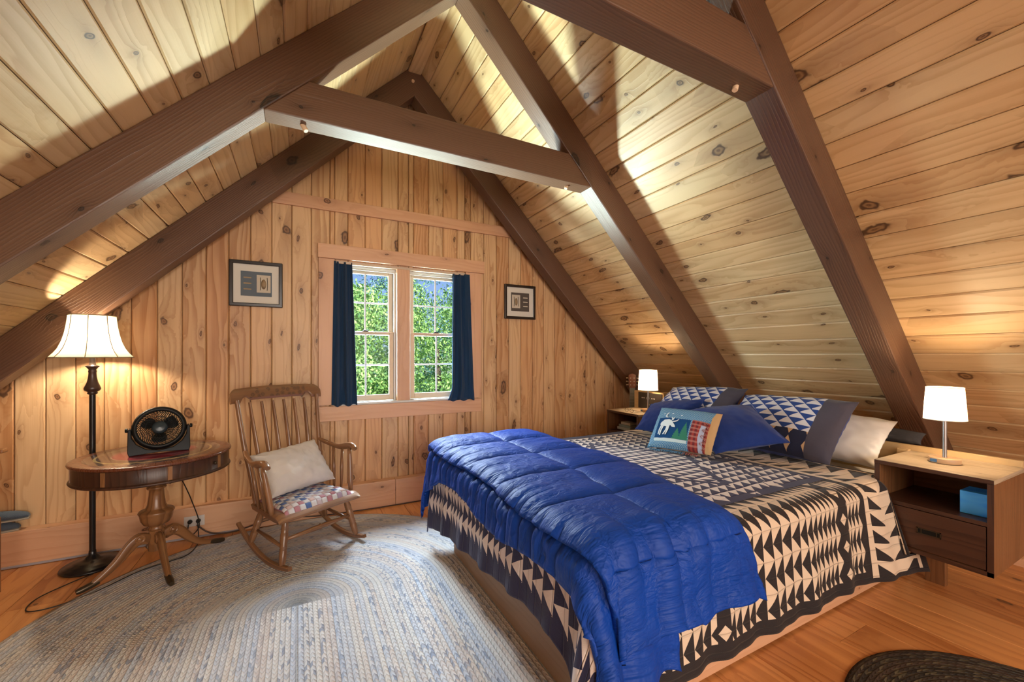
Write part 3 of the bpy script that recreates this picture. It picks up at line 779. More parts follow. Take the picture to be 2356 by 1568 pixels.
def nz(x, y, z=0.0): return mnoise.noise(Vector((x, y, z)))
def drape_point(s, t, zt, x0, ye, yn, floorz, R=0.05, flare=0.06, rip=0.02, lam=0.23, seed=0.0, ftop=None, hug=0.0):
    """s: metres from foot edge toward the head, t: metres from the far edge; returns point on a cloth lying on the bed box"""
    Wd = ye-yn
    da = max(0.0, -s); db = max(0.0, t-Wd); dc = max(0.0, -t)
    ox, oy = -da, -db+dc; r = math.hypot(ox, oy)
    bx = x0+max(s, 0.0); by = ye-min(max(t, 0.0), Wd)
    zt2 = zt+(ftop(s, t) if ftop else 0.0)
    if r < 1e-9: return Vector((bx, by, zt2))
    dx, dy = ox/r, oy/r
    q = R*PI/2
    if r < q: out = R*math.sin(r/R); down = R*(1-math.cos(r/R)); e = 0
    else: e = r-q; out = R; down = R+e
    # arc coordinate along the rim
    ang = math.atan2(-dy, -dx) if (da > 0 and db > 0) else 0
    arc = (max(s, 0)*1.0 if da == 0 else -0.0)+(max(0, min(t, Wd)) if da > 0 else 0) + ang*0.25 + (s*0.0)
    if da == 0: arc = s+10
    w = min(1.0, e/0.30)
    out += flare*e + rip*w*(math.sin(arc*2*PI/lam+seed+1.5*nz(arc*1.3, seed, 0))+0.5*math.sin(arc*2*PI/lam*1.9+seed*2))+rip*0.9*w
    if da > 0 and db > 0: out += 0.10*w*(math.sin(2*ang) if ang > 0 else 0)
    down = min(down, zt2-floorz, max(da, db, dc)+0.02)
    return Vector((bx+dx*out, by+dy*out, zt2-down))

def quilt_top(s, t):
    return 0.006*nz(s*2.2, t*2.2, 1)+0.0035*nz(s*7, t*7, 2)
def hemD(t):
    K = [(-0.5, 0.50), (0.0, 0.50), (0.28, 0.44), (0.95, 0.37), (1.2, 0.34), (1.42, 0.34), (1.6, 0.46), (2.2, 0.46)]
    for (a, x), (b, y) in zip(K[:-1], K[1:]):
        if a <= t <= b: return x+(y-x)*(t-a)/(b-a)
    return 0.46
mb = MB(); rows = []; S0, S1 = -0.50, 1.90; T0, T1 = -0.42, 2.03; ns, nt_ = 190, 190
UVs = []
for i in range(ns+1):
    s = S0+(S1-S0)*i/ns; row = []
    for j in range(nt_+1):
        t = T0+(T1-T0)*j/nt_
        sd = s/0.50*hemD(t) if s < 0 else s
        p = drape_point(sd, t, BZ+0.006, BX0-0.008, BY0+0.008, BY1-0.008, 0.03+0.012*math.sin(s*9+t*7), R=0.055, flare=0.05, rip=0.009, lam=0.27, seed=1.0, ftop=quilt_top)
        # foot hem is shorter towards the middle of the bed
        if t > 1.55 and s > 1.45:      # loose border flares out at the pillow end
            f = (t-1.55)/0.5; g = (s-1.45)/0.5; p.y -= 0.10*f*g; p.x += 0.04*f*g
        if p.y < -2.455 and p.z > 0.27: p.x = min(p.x, 1.783)
        row.append(p)
    rows.append(row)
mb.grid(rows, lambda i, j: (S0+(S1-S0)*i/ns, T0+(T1-T0)*j/nt_))
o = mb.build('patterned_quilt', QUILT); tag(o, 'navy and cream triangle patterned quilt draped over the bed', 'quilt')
md = o.modifiers.new('thick', 'SOLIDIFY'); md.thickness = 0.005; md.offset = -1

# comforter: folded upper layer and longer lower layer across the foot
def comf(s0f, s1f, t0, t1, zt, puff, seed, ns, nt_, chan, R):
    rows = []
    for i in range(ns+1):
        row = []
        for j in range(nt_+1):
            tt = j/nt_; t = t0+(t1-t0)*tt
            a, b_ = s0f(t), s1f(t); s = a+(b_-a)*i/ns
            uu = (t-t0)/chan; fu = abs((uu % 1.0)-0.5)*2; seam = max(0.0, 1-fu**7)
            vv = (i/ns); fv = 1-abs(vv*2-1)**6
            cross = 1.0
            if seed < 3: cross = max(0.0, 1-(1-min(1.0, abs((vv-0.52)/0.10)))**2*0.55)
            h = puff*(0.25+0.75*seam*fv*cross)
            wr = 0.0075*nz(s*3.5+seed, t*9, seed)+0.004*nz(s*13, t*15, seed+3)
            # tension wrinkles radiating from the seams
            wr += 0.004*math.sin(s*70+3*nz(t*4, s*3, seed))*(1-seam)
            ed = math.exp(-((s+0.02)/(0.10 if seed < 3 else 0.20))**2)
            wr += (0.0055 if seed < 3 else 0.010)*ed*max(0.0, min(1.0, (1.60-t)/0.15))*(math.sin(t*62+5*nz(t*3, s*2, seed))+0.6*math.sin(t*127+4*nz(t*5, 1, seed)))*(0.5+0.5*nz(t*2.3, 3, seed))
            if t > 1.45: wr += 0.008*min(1, (t-1.45)/0.1)*(math.sin(s*38+2.5*nz(s*3, t*0.8, seed))+0.35*math.sin(s*83+t*2))*(0.5+0.6*nz(s*2.6, 7, seed))
            wr2 = wr if t > 1.5 or s < 0 else 0.0
            p = drape_point(s, t, zt+h+wr*seam, BX0-0.03, BY0+0.012, BY1-0.012, 0.06, R=R, flare=0.10, rip=0.016, lam=0.30, seed=seed, ftop=None)
            if wr2:
                if s < 0: p.x -= wr2*1.2*min(1, -s/0.04)
                if t > 1.5: p.y -= wr2*1.4*min(1, (t-1.5)/0.1)
            row.append(p)
        rows.append(row)
    return rows
mb = MB()
def smx(t):
    k = max(0.0, min(1.0, (t-0.9)/0.7)); return 0.735-0.15*k*k*(3-2*k) + (0.10*max(0, t-1.6)/0.35 if t > 1.6 else 0)
r1 = comf(lambda t: -0.050-0.012*math.sin(t*6), smx, -0.10, 1.915, BZ+0.040, 0.045, 1.0, 84, 340, 0.355, 0.085)
mb.grid(r1, lambda i, j: (i/84*0.8, j/340*2.04))
o = mb.build('folded_comforter', SATIN)
md = o.modifiers.new('thick', 'SOLIDIFY'); md.thickness = 0.03; md.offset = -1; md.use_even_offset = False
tag(o, 'royal blue puffy comforter folded across the foot of the bed', 'comforter')
mb = MB()
r2 = comf(lambda t: -0.150-0.02*math.sin(t*7+1)-(0.12*max(0, 0.25-t)/0.25), lambda t: 0.26, -0.36, 1.985, BZ+0.012, 0.024, 4.0, 44, 340, 0.355, 0.06)
mb.grid(r2, lambda i, j: (i/44*0.4, j/340*2.1))
o2 = mb.build('under_layer', SATIN, o)
md = o2.modifiers.new('thick', 'SOLIDIFY'); md.thickness = 0.018; md.offset = -1
mb = MB(); mb.box((-0.022, -0.0012, -0.034), (0.022, 0.0012, 0.034), mat=Matrix.Translation((-0.085, -2.565, 0.245)) @ Matrix.Rotation(-0.75, 4, 'Z') @ Matrix.Rotation(0.2, 4, 'Y'))
o3 = mb.build('care_tag', plain('tag_satin', (0.45, 0.55, 0.62), 0.4)); tag(o3, 'small pale care tag at the near foot corner of the quilt', 'tag')

# ------------------------------------------------------------------ pillows
def pillow(name, TL, TR, BR, BL, T, mat, label, group=None, flange=0.0, seed=0, wr=0.006, n=44, cat='pillow', mi=None, back=None, pinch=0.10):
    TL, TR, BR, BL = map(Vector, (TL, TR, BR, BL)); W_ = ((TR-TL).length+(BR-BL).length)/2; H_ = ((TL-BL).length+(TR-BR).length)/2
    nrm = (BR-BL).cross(TL-BL).normalized(); mid = (TL+TR+BR+BL)/4
    mb = MB()
    def pt(a, b, sgn):
        u = a*2-1; v = b*2-1
        e = (1-flange)
        uu = min(1, abs(u)/e); vv = min(1, abs(v)/e)
        h = (max(0, 1-uu**2.4)*max(0, 1-vv**2.4))**0.50
        # concave sides
        k = pinch*(1-h)
        su = u*(1-k*0.5*(1-v*v)*(1 if abs(u) > 0 else 0)); sv = v*(1-k*0.7*(1-u*u))
        a2, b2 = (su+1)/2, (sv+1)/2
        p = BL.lerp(BR, a2).lerp(TL.lerp(TR, a2), b2)
        w = wr*(nz(a*5+seed, b*4, seed*1.7)+0.6*nz(a*13, b*9+seed, 5))*min(1, 3*h)
        # corner creases
        c = wr*0.8*math.sin(math.atan2(v, u)*26+seed)*max(0, 1-h*1.6)*min(1, 8*h)
        return p + nrm*sgn*(T/2*h+w+c+0.002)
    f = [[pt(i/n, j/n, 1) for j in range(n+1)] for i in range(n+1)]
    bk = [[pt(i/n, j/n, -1) for j in range(n+1)] for i in range(n+1)]
    mb.grid(f, lambda i, j: (i/n*W_, j/n*H_))
    mb.grid(bk, lambda i, j: (i/n*W_, j/n*H_), flip=True, mi=1 if back else 0)
    # rim
    rim = [(i, 0) for i in range(n)]+[(n, j) for j in range(n)]+[(n-i, n) for i in range(n)]+[(0, n-j) for j in range(n)]
    for q in range(len(rim)):
        (a, b_), (c, d) = rim[q], rim[(q+1) % len(rim)]
        mb.face([bk[a][b_], bk[c][d], f[c][d], f[a][b_]], [(a/n*W_, b_/n*H_)]*4, smooth=True)
    o = mb.build(name, [mat, back] if back else mat)
    # shift origin to pillow centre
    o.location = mid
    for vtx in o.data.vertices: vtx.co -= mid
    return tag(o, label, cat, group)

def sham_mat(name, W_, H_):
    M = Mat(name, 0.8, 0.2, sheen=0.15); u, v = M.uv()
    cw, chh = 0.092, 0.044
    row = (v/chh).floor(); fb = (v/chh).fract(); fa = (u/cw+row*0.5).fract()
    t = (fa < (1-fb)*0.98)*(fa > fb*0.15-0.02)
    t = (((fa-0.42).abs()*2.0) < (1-fb)*1.02)
    low = (v < H_*0.30)
    cw2 = 0.10
    fa2 = ((u/cw2).fract()-0.5).abs()*cw2; dm = (fa2*1.0+((v/0.10).fract()-0.5).abs()*0.05) < 0.022
    t = t*(1-low)+dm*low
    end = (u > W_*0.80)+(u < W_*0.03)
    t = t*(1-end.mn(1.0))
    tan = (low + (u < W_*0.16)*(v < H_*0.5)).mn(1.0)
    wcol = M.mix(tan, (0.60, 0.60, 0.66), (0.50, 0.33, 0.19))
    gcol = M.mix(low, (0.02, 0.055, 0.23), (0.016, 0.02, 0.05))
    gcol = M.mix((u > W_*0.80), gcol, (0.060, 0.058, 0.085))  # grey end painted in: warm light dulling the blue cloth
    M.base(M.mix(t, gcol, wcol)); M.bump(M.noise(u*40, v*40, 0, detail=3), 0.002); return M.m
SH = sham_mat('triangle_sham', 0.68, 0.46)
g = 'triangle patterned pillow shams at the headboard'
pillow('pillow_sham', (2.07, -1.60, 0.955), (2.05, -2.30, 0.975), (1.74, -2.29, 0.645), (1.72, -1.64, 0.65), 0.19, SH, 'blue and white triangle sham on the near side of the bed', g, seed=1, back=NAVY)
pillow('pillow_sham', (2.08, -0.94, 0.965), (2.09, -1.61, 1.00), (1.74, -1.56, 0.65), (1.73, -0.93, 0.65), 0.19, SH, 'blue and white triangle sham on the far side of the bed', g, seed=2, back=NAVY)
pillow('bed_pillow', (2.17, -1.74, 0.89), (2.14, -2.44, 0.875), (1.93, -2.42, 0.635), (1.94, -1.74, 0.66), 0.16, WHITEC, 'plain white pillow behind the near triangle sham', seed=3, wr=0.009)
pillow('throw_pillow', (1.47, -1.48, 0.86), (1.79, -1.82, 0.925), (1.72, -2.10, 0.735), (1.38, -1.86, 0.655), 0.18, NAVY, 'solid navy throw pillow leaning before the near sham', 'solid navy throw pillows', flange=0.07, seed=4)
pillow('throw_pillow', (1.80, -0.95, 0.835), (1.86, -1.43, 0.925), (1.60, -1.45, 0.655), (1.57, -1.0, 0.65), 0.16, NAVY, 'solid navy throw pillow leaning before the far sham', 'solid navy throw pillows', flange=0.07, seed=5)
# moose pillow
def moose_mat(W_, H_):
    M = Mat('moose_tapestry', 0.9, 0.15); u, v = M.uv(); a = u/W_; b = v/H_
    def inr(x, lo, hi): return (x > lo)*(x < hi)
    dots = ((u*520).sin()*(v*520).sin()) > 0.15
    c = M.mix(dots, (0.035, 0.16, 0.34), (0.30, 0.42, 0.45))
    nb = M.noise(u*9, v*9, 0, detail=1)
    plaid = M.mix(((u/0.028).fract() > 0.5), (0.30, 0.045, 0.035), (0.14, 0.025, 0.03))
    plaid = M.mix(((v/0.028).fract() > 0.6)*0.5, plaid, (0.45, 0.22, 0.18))
    c = M.mix(inr(a, 0.62, 0.86)*(b < 0.82), c, plaid)
    c = M.mix(inr(a+nb*0.10, 0.80, 0.87)*(b < 0.7), c, (0.40, 0.42, 0.55))
    pic = inr(a, 0.10, 0.60)*inr(b, 0.12, 0.80)
    sc_ = M.mix((b < nb*0.06+0.17), (0.008, 0.05, 0.15), (0.48, 0.58, 0.60))
    c = M.mix(pic, c, sc_)
    # fir trees
    for cx_, w_, y0_, y1_ in ((0.44, 0.075, 0.20, 0.52), (0.545, 0.085, 0.2, 0.72)):
        tw = ((b*-1.0+y1_)/(y1_-y0_))*w_*(((b*17).fract())*0.35+0.7)
        c = M.mix(inr(b, y0_, y1_)*((a-cx_).abs() < tw), c, (0.035, 0.17, 0.11))
    c = M.mix((a+nb*0.06) > 0.885, c, (0.50, 0.33, 0.17))
    return M, c, u, v
MM, mc, mu, mv = moose_mat(0.47, 0.235)
MM.base(mc); MM.bump(MM.noise(mu*90, mv*90, 0, detail=2), 0.002); MOOSE = MM.m
TLm, TRm, BRm, BLm = Vector((1.445, -1.39, 0.875)), Vector((1.46, -1.85, 0.885)), Vector((1.33, -1.865, 0.652)), Vector((1.225, -1.47, 0.64))
mp = pillow('moose_pillow', TLm, TRm, BRm, BLm, 0.13, MOOSE, 'small tapestry pillow with a white moose and fir trees', seed=6, back=GOLDC, wr=0.003, pinch=0.05)
# raised white moose, moon and stars following the pillow front
MWH = plain('white_stitching', (0.60, 0.66, 0.68), 0.8)
def mpt(a, b, off=0.0035):
    n = ((BRm-BLm).cross(TLm-BLm)).normalized(); u = a*2-1; v = b*2-1
    h = (max(0, 1-abs(u)**2.4)*max(0, 1-abs(v)**2.4))**0.5; k = 0.05*(1-h)
    a2 = (u*(1-k*.5*(1-v*v))+1)/2; b2 = (v*(1-k*.7*(1-u*u))+1)/2
    p = BLm.lerp(BRm, a2).lerp(TLm.lerp(TRm, a2), b2)
    w = 0.003*(nz(a*5+6, b*4, 6*1.7)+0.6*nz(a*13, b*9+6, 5))*min(1, 3*h)
    return p+n*(0.065*h+w+0.002+off)-mp.location
mbm = MB()
def fill(poly):
    # triangulate by dense subdivision through bmesh so the patch follows the pillow
    bm = bmesh.new(); f = bm.faces.new([bm.verts.new((x, y, 0)) for x, y in poly]); bmesh.ops.triangulate(bm, faces=[f])
    for _ in range(2): bmesh.ops.subdivide_edges(bm, edges=bm.edges[:], cuts=1, use_grid_fill=False)
    bmesh.ops.triangulate(bm, faces=bm.faces[:])
    bm.normal_update()
    for f in bm.faces:
        vs = [v.co for v in f.verts]
        if f.normal.z < 0: vs = vs[::-1]
        mbm.face([mpt(c.x, c.y) for c in vs])
    bm.free()
fill([(0.17, 0.50), (0.22, 0.565), (0.30, 0.58), (0.345, 0.56), (0.37, 0.535), (0.385, 0.50), (0.42, 0.45), (0.435, 0.40), (0.40, 0.40), (0.37, 0.41), (0.35, 0.44), (0.335, 0.43), (0.31, 0.40), (0.25, 0.41), (0.22, 0.43), (0.185, 0.42), (0.165, 0.45)])
for leg in ([(0.185, 0.44), (0.215, 0.44), (0.19, 0.33), (0.185, 0.22), (0.165, 0.22), (0.165, 0.33)], [(0.215, 0.43), (0.245, 0.43), (0.225, 0.33), (0.215, 0.2), (0.195, 0.2), (0.2, 0.33)],
            [(0.29, 0.42), (0.325, 0.43), (0.31, 0.33), (0.27, 0.22), (0.25, 0.22), (0.285, 0.33)], [(0.31, 0.43), (0.34, 0.44), (0.335, 0.33), (0.31, 0.22), (0.29, 0.22), (0.31, 0.33)],
            [(0.37, 0.54), (0.39, 0.55), (0.43, 0.57), (0.46, 0.61), (0.465, 0.60), (0.44, 0.545), (0.40, 0.52), (0.38, 0.52)], [(0.35, 0.56), (0.345, 0.60), (0.33, 0.64), (0.34, 0.645), (0.36, 0.61), (0.375, 0.64), (0.385, 0.64), (0.375, 0.57)],
            [(0.24, 0.77), (0.26, 0.765), (0.235, 0.70), (0.25, 0.65), (0.285, 0.64), (0.265, 0.62), (0.23, 0.63), (0.21, 0.68), (0.22, 0.74)],
            [(0.16, 0.74), (0.17, 0.765), (0.185, 0.745), (0.17, 0.715)], [(0.31, 0.745), (0.33, 0.765), (0.345, 0.745), (0.325, 0.72)], [(0.465, 0.715), (0.48, 0.735), (0.50, 0.72), (0.48, 0.695)]):
    if len(leg) in (9, 4): mbm.cut()
    fill(leg)
for q, o in enumerate(mbm.parts('moose_motif', MWH, mp)):
    if q: o.name = 'moon_motif' if q == 1 else 'star_motif'
    o['label'] = ('white moose', 'white crescent moon', 'white star')[min(q, 2)]
# fringe along lower edge
mbf = MB(); rf = random.Random(4)
FR = [plain('fringe_blue', (0.10, 0.25, 0.42), 0.9), plain('fringe_red', (0.35, 0.12, 0.10), 0.9)]
for i in range(70):
    a = 0.02+0.8*i/70; p = mpt(a, 0.015, -0.045); d = Vector((-0.02-rf.random()*0.015, rf.uniform(-.012, .012), -0.004))
    q = p+d; q.z = max(q.z, 0.622-mp.location.z)
    mbf.tube([p, (p+q)/2+Vector((0, 0, 0.006)), q], 0.0018, 5, mi=1 if a > 0.6 else 0)
for i in range(26):
    b_ = 0.05+0.6*i/26; p = mpt(0.01, b_, -0.045); mbf.tube([p, p+Vector((-0.01, 0.02+rf.random()*0.01, -0.006))], 0.0018, 5, mi=0)
mbf.cut()
for i in range(26):
    b_ = 0.05+0.6*i/26; p = mpt(0.865+0.03*math.sin(i), b_, 0.0); mbf.tube([p, p+Vector((-0.008, -0.012-rf.random()*0.01, -0.006))], 0.0018, 5, mi=1)
mbf.parts('fringe', FR, mp)

# dark cushion showing behind the headboard corner
pillow('bolster_cushion', (2.33, -2.16, 0.80), (2.33, -2.50, 0.80), (2.26, -2.50, 0.745), (2.26, -2.16, 0.745), 0.07, plain('charcoal_cloth', (0.03, 0.03, 0.035), 0.9), 'dark cushion lying behind the headboard by the white pillow', seed=8, cat='cushion')
cs = [o for o in bpy.data.objects if o.name.startswith('bolster_cushion')][0]

# ------------------------------------------------------------------ nightstands
def nightstand(loc, label, group):
    """origin at the wall-side bottom centre; front faces -x; local y centred"""
    r = empty('floating_nightstand', loc); tag(r, label, 'nightstand', group)
    D, W_, H_ = 0.42, 0.41, 0.42; T = 0.02
    x0, x1, y0, y1 = -D, 0.0, -W_/2, W_/2
    mb = MB(); mb.box((x0-0.002, y0-0.002, H_-T), (x1, y1+0.002, H_), bev=0.002, grain=1, tone=(.3, .3)); mb.build('top', NSTOP, r)
    mb = MB(); mb.box((x0+0.001, y0, 0), (x1, y0+T, H_-T), bev=0.002, grain=2); mb.box((x0+0.001, y1-T, 0), (x1, y1, H_-T), bev=0.002, grain=2); mb.box((x0+0.002, y0+T, 0), (x1, y1-T, T), bev=0.002, grain=1); mb.box((x1-0.012, y0+T, T), (x1, y1-T, H_-T), grain=1); mb.build('side_panel', NSSIDE, r)
    mb = MB()
    for lo, hi in (((x0-0.004, y0, 0), (x0+0.0005, y0+T, H_-T)), ((x0-0.004, y1-T, 0), (x0+0.0005, y1, H_-T)), ((x0-0.004, y0, -0.0), (x0+0.0005, y1, T)), ((x0-0.006, y0, H_-T+0.001), (x0-0.0025, y1, H_-0.001))): mb.box(lo, hi, bev=0.0005)
    mb.build('face_frame', DARKW, r)
    mb = MB(); mb.box((x0-0.003, y0+T, 0.214), (x1-0.012, y1-T, 0.232), grain=1); mb.build('shelf', DARKW, r)
    mb = MB(); mb.box((x0-0.002, y0+T+0.003, T+0.003), (x0+0.016, y1-T-0.003, 0.210), bev=0.003, grain=1, tone=(.1, .5)); d = mb.build('drawer', DARKW, r)
    mb = MB(); hw = 0.042; hh = 0.014; xf = x0-0.005; cz = 0.117
    mb.box((xf, -hw, cz-hh), (xf+0.004, hw, cz-hh+0.004)); mb.box((xf, -hw, cz+hh-0.004), (xf+0.004, hw, cz+hh)); mb.box((xf, -hw, cz-hh), (xf+0.004, -hw+0.004, cz+hh)); mb.box((xf, hw-0.004, cz-hh), (xf+0.004, hw, cz+hh))
    mb.box((xf+0.001, -0.028, cz-hh+0.003), (xf+0.0035, -0.025, cz+hh-0.003)); mb.box((xf+0.001, 0.025, cz-hh+0.003), (xf+0.0035, 0.028, cz+hh-0.003))
    h = mb.build('handle', BRASSD, d)
    mb = MB(); mb.box((xf+0.0025, -hw+0.003, cz-hh+0.003), (xf+0.0033, hw-0.003, cz+hh-0.003)); mb.build('recess', BLKPL, d)
    return r
g = 'floating nightstands beside the bed'
nsr = nightstand((2.22, -2.672, 0.292), 'floating wooden nightstand at the near side of the bed', g)
nsl = nightstand((2.22, -0.602, 0.305), 'floating wooden nightstand on the far side of the bed by the gable wall', g)
mb = MB(); mb.box((2.246, -2.60, 0.0), (2.285, -2.52, 0.72), bev=0.002); mb.cut(); mb.box((2.246, -0.80, 0.0), (2.285, -0.72, 0.72), bev=0.002); mb.parts('headboard_support', NSSIDE, root=bed)
BLUEB = Mat('blue_grained_box', 0.4, 0.5); u, v = BLUEB.uv(); BLUEB.base(BLUEB.mix(((BLUEB.noise(u*4, v*14, 0, detail=1)*30).sin()*0.5+0.5), (0.03, 0.30, 0.95), (0.08, 0.45, 1.0))); BLUEB = BLUEB.m
mb = MB(); mb.box((1.87, -2.853, 0.5247), (1.99, -2.755, 0.626), bev=0.002, grain=1); tag(mb.build('storage_box', BLUEB), 'bright blue box on the open shelf of the near nightstand', 'box')
# books in far nightstand
BK = [plain('book_grey', (0.38, 0.40, 0.42), 0.6), plain('book_teal', (0.20, 0.27, 0.28), 0.6), plain('book_cream', (0.50, 0.47, 0.40), 0.6)]
PAGES = plain('book_pages', (0.62, 0.58, 0.48), 0.8)
for i, (x0, y0, z, w, d, h, lab) in enumerate(((1.86, -0.64, 0.546, 0.11, 0.17, 0.024, 'grey book lying lowest on the far nightstand shelf'), (1.87, -0.63, 0.5705, 0.10, 0.15, 0.022, 'teal book in the middle of the far nightstand pile'), (1.88, -0.62, 0.593, 0.09, 0.12, 0.022, 'cream book on top of the far nightstand pile'))):
    b = empty('book', (x0, y0, z)); tag(b, lab, 'book', 'books on the far nightstand shelf')
    mb = MB(); mb.box((0, 0, 0), (w, d, 0.003)); mb.box((0, 0, h-0.003), (w, d, h)); mb.box((0, 0, 0.003), (0.003, d, h-0.003)); mb.build('cover', BK[i], b)
    mb = MB(); mb.box((0.0035, 0.004, 0.0032), (w-0.004, d-0.004, h-0.0032)); mb.build('pages', PAGES, b)

# ------------------------------------------------------------------ lamps
def shade_mat(name, c, c2=None):
    M = bpy.data.materials.new(name); M.use_nodes = True; n = M.node_tree.nodes; l = M.node_tree.links; n.clear()
    o = n.new('ShaderNodeOutputMaterial'); d = n.new('ShaderNodeBsdfDiffuse'); t = n.new('ShaderNodeBsdfTranslucent'); m = n.new('ShaderNodeMixShader')
    d.inputs[0].default_value = (*c, 1); t.inputs[0].default_value = (*c, 1); m.inputs[0].default_value = 0.62
    l.new(d.outputs[0], m.inputs[1]); l.new(t.outputs[0], m.inputs[2]); l.new(m.outputs[0], o.inputs[0]); return M
SHADE = shade_mat('white_lampshade', (0.86, 0.82, 0.74)); SHADEC = shade_mat('cream_lampshade', (0.36, 0.33, 0.24))
def bulb(root, z, power, color=(1.0, 0.70, 0.42)):
    m = bpy.data.materials.new('lit_bulb'); m.use_nodes = True; p = m.node_tree.nodes['Principled BSDF']
    p.inputs['Emission Color'].default_value = (*color, 1); p.inputs['Emission Strength'].default_value = power/(PI*0.0088)
    mb = MB(); mb.lathe([(0.0005, 0.03), (0.012, 0.026), (0.022, 0.008), (0.022, -0.008), (0.012, -0.028), (0.011, -0.045), (0.0005, -0.0455)], (0, 0, z), 16); mb.build('bulb', m, root)
def table_lamp(loc, label, group, power, hts=(0.215, 0.375), r0=0.078, r1=0.068, tilt=0):
    r = empty('table_lamp', loc); tag(r, label, 'lamp', group)
    mb = MB(); mb.lathe([(0.0005, 0.0), (0.056, 0), (0.058, 0.002), (0.058, 0.022), (0.056, 0.0245), (0.0005, 0.025)], n=40); b = mb.build('base', plain('lamp_base_wood', (0.50, 0.32, 0.18), 0.5), r)
    mb = MB()
    for k in range(5): a = PI+0.62+0.07*k-0.14; 
    mb.box((-0.0595, 0.012, 0.005), (-0.054, 0.036, 0.020), bev=0.001, mat=Matrix.Rotation(0.0, 4, 'Z')); p = mb.build('charging_port', plain('port_blue', (0.06, 0.16, 0.32), 0.3), b)
    mb = MB(); mb.tube([(0, 0, 0.025), (0, 0, hts[1]-0.06)], 0.0085, 16); mb.build('pole', STEEL, r)
    z0, z1 = hts; n = 48; mb = MB()
    mb.grid([[(rr*math.cos(2*PI*k/n), rr*math.sin(2*PI*k/n), zz) for k in range(n)] for rr, zz in ((r0, z0), ((r0+r1)/2, (z0+z1)/2), (r1, z1))], None, closev=True, flip=True)
    s = mb.build('lamp_shade', SHADE, r)
    mb = MB()
    mb.tube([(r0*math.cos(2*PI*k/n), r0*math.sin(2*PI*k/n), z0) for k in range(n+1)], 0.0018, 6, caps=False); mb.cut()
    mb.tube([(r1*math.cos(2*PI*k/n), r1*math.sin(2*PI*k/n), z1) for k in range(n+1)], 0.0018, 6, caps=False)
    for a in (0, 2*PI/3, 4*PI/3): mb.tube([(0, 0, z1-0.03), (r1*math.cos(a), r1*math.sin(a), z1-0.005)], 0.0012, 5)
    mb.parts('shade_ring', WHITEM, s)
    bulb(r, (z0+z1)/2+0.01, power)
    return r
g = 'matching bedside table lamps'
table_lamp((2.02, -2.663, 0.7135), 'lit bedside lamp with white drum shade on the near nightstand', g, 11)
table_lamp((2.02, -0.705, 0.7265), 'lit bedside lamp with white drum shade on the far nightstand', g, 11, hts=(0.20, 0.385), r0=0.088, r1=0.078)

fl = empty('floor_lamp', (-1.931, -0.168, 0)); tag(fl, 'black floor lamp with cream bell shade beside the drum table', 'floor lamp')
mb = MB(); mb.lathe([(0.0005, 0.0), (0.136, 0.0), (0.14, 0.006), (0.138, 0.012), (0.128, 0.017), (0.126, 0.02), (0.112, 0.022), (0.109, 0.027), (0.085, 0.03), (0.08, 0.036), (0.055, 0.040), (0.035, 0.048), (0.028, 0.06), (0.018, 0.068), (0.016, 0.09)], n=56); mb.build('base', BLACKM, fl)
mb = MB(); mb.tube([(0, 0, 0.088), (0, 0, 1.03)], 0.0145, 20); mb.build('pole', BLACKM, fl)
mb = MB(); mb.lathe([(0.0145, 1.015), (0.022, 1.02), (0.024, 1.026), (0.020, 1.03), (0.034, 1.04), (0.038, 1.05), (0.034, 1.062), (0.024, 1.09), (0.019, 1.12), (0.017, 1.145), (0.019, 1.15), (0.0185, 1.158), (0.016, 1.162), (0.026, 1.176), (0.032, 1.182), (0.030, 1.186), (0.016, 1.19), (0.013, 1.21), (0.012, 1.26), (0.008, 1.27), (0.0005, 1.272)], n=32); mb.build('turned_neck', BRONZE, fl)
n = 48; mb = MB(); prof = [(0.182, 1.236), (0.160, 1.262), (0.143, 1.29), (0.128, 1.33), (0.117, 1.375), (0.110, 1.42), (0.106, 1.458), (0.104, 1.483)]
PN = 8
def sh_r(a, r): # gently faceted panels
    f = (a/(2*PI)*PN) % 1.0; return r*(1-0.035*math.sin(PI*f))
rows = [[(sh_r(2*PI*k/n, r)*math.cos(2*PI*k/n+0.15), sh_r(2*PI*k/n, r)*math.sin(2*PI*k/n+0.15), z) for k in range(n)] for r, z in prof]
mb.grid(rows, None, closev=True, flip=True); s = mb.build('lamp_shade', SHADEC, fl)
mb = MB()
for q in range(PN):
    a = 2*PI*q/PN+0.15; mb.tube([(r*1.003*math.cos(a), r*1.003*math.sin(a), z) for r, z in prof], 0.0022, 6)
for r, z in (prof[0], prof[-1]): mb.tube([(sh_r(2*PI*k/n, r)*math.cos(2*PI*k/n+0.15), sh_r(2*PI*k/n, r)*math.sin(2*PI*k/n+0.15), z) for k in range(n+1)], 0.003, 6, caps=False)
for q in range(4): a = PI/2*q; mb.tube([(0, 0, 1.47), (0.10*math.cos(a), 0.10*math.sin(a), 1.482)], 0.0015, 5)
mb.tube([(0, 0, 1.27), (0.05, 0, 1.32), (0.05, 0, 1.43), (0, 0, 1.47), (0, 0, 1.495)], 0.0016, 6)
mb.build('piping', plain('shade_piping', (0.30, 0.24, 0.15), 0.8), s)
bulb(fl, 1.345, 24, (1.0, 0.82, 0.60))

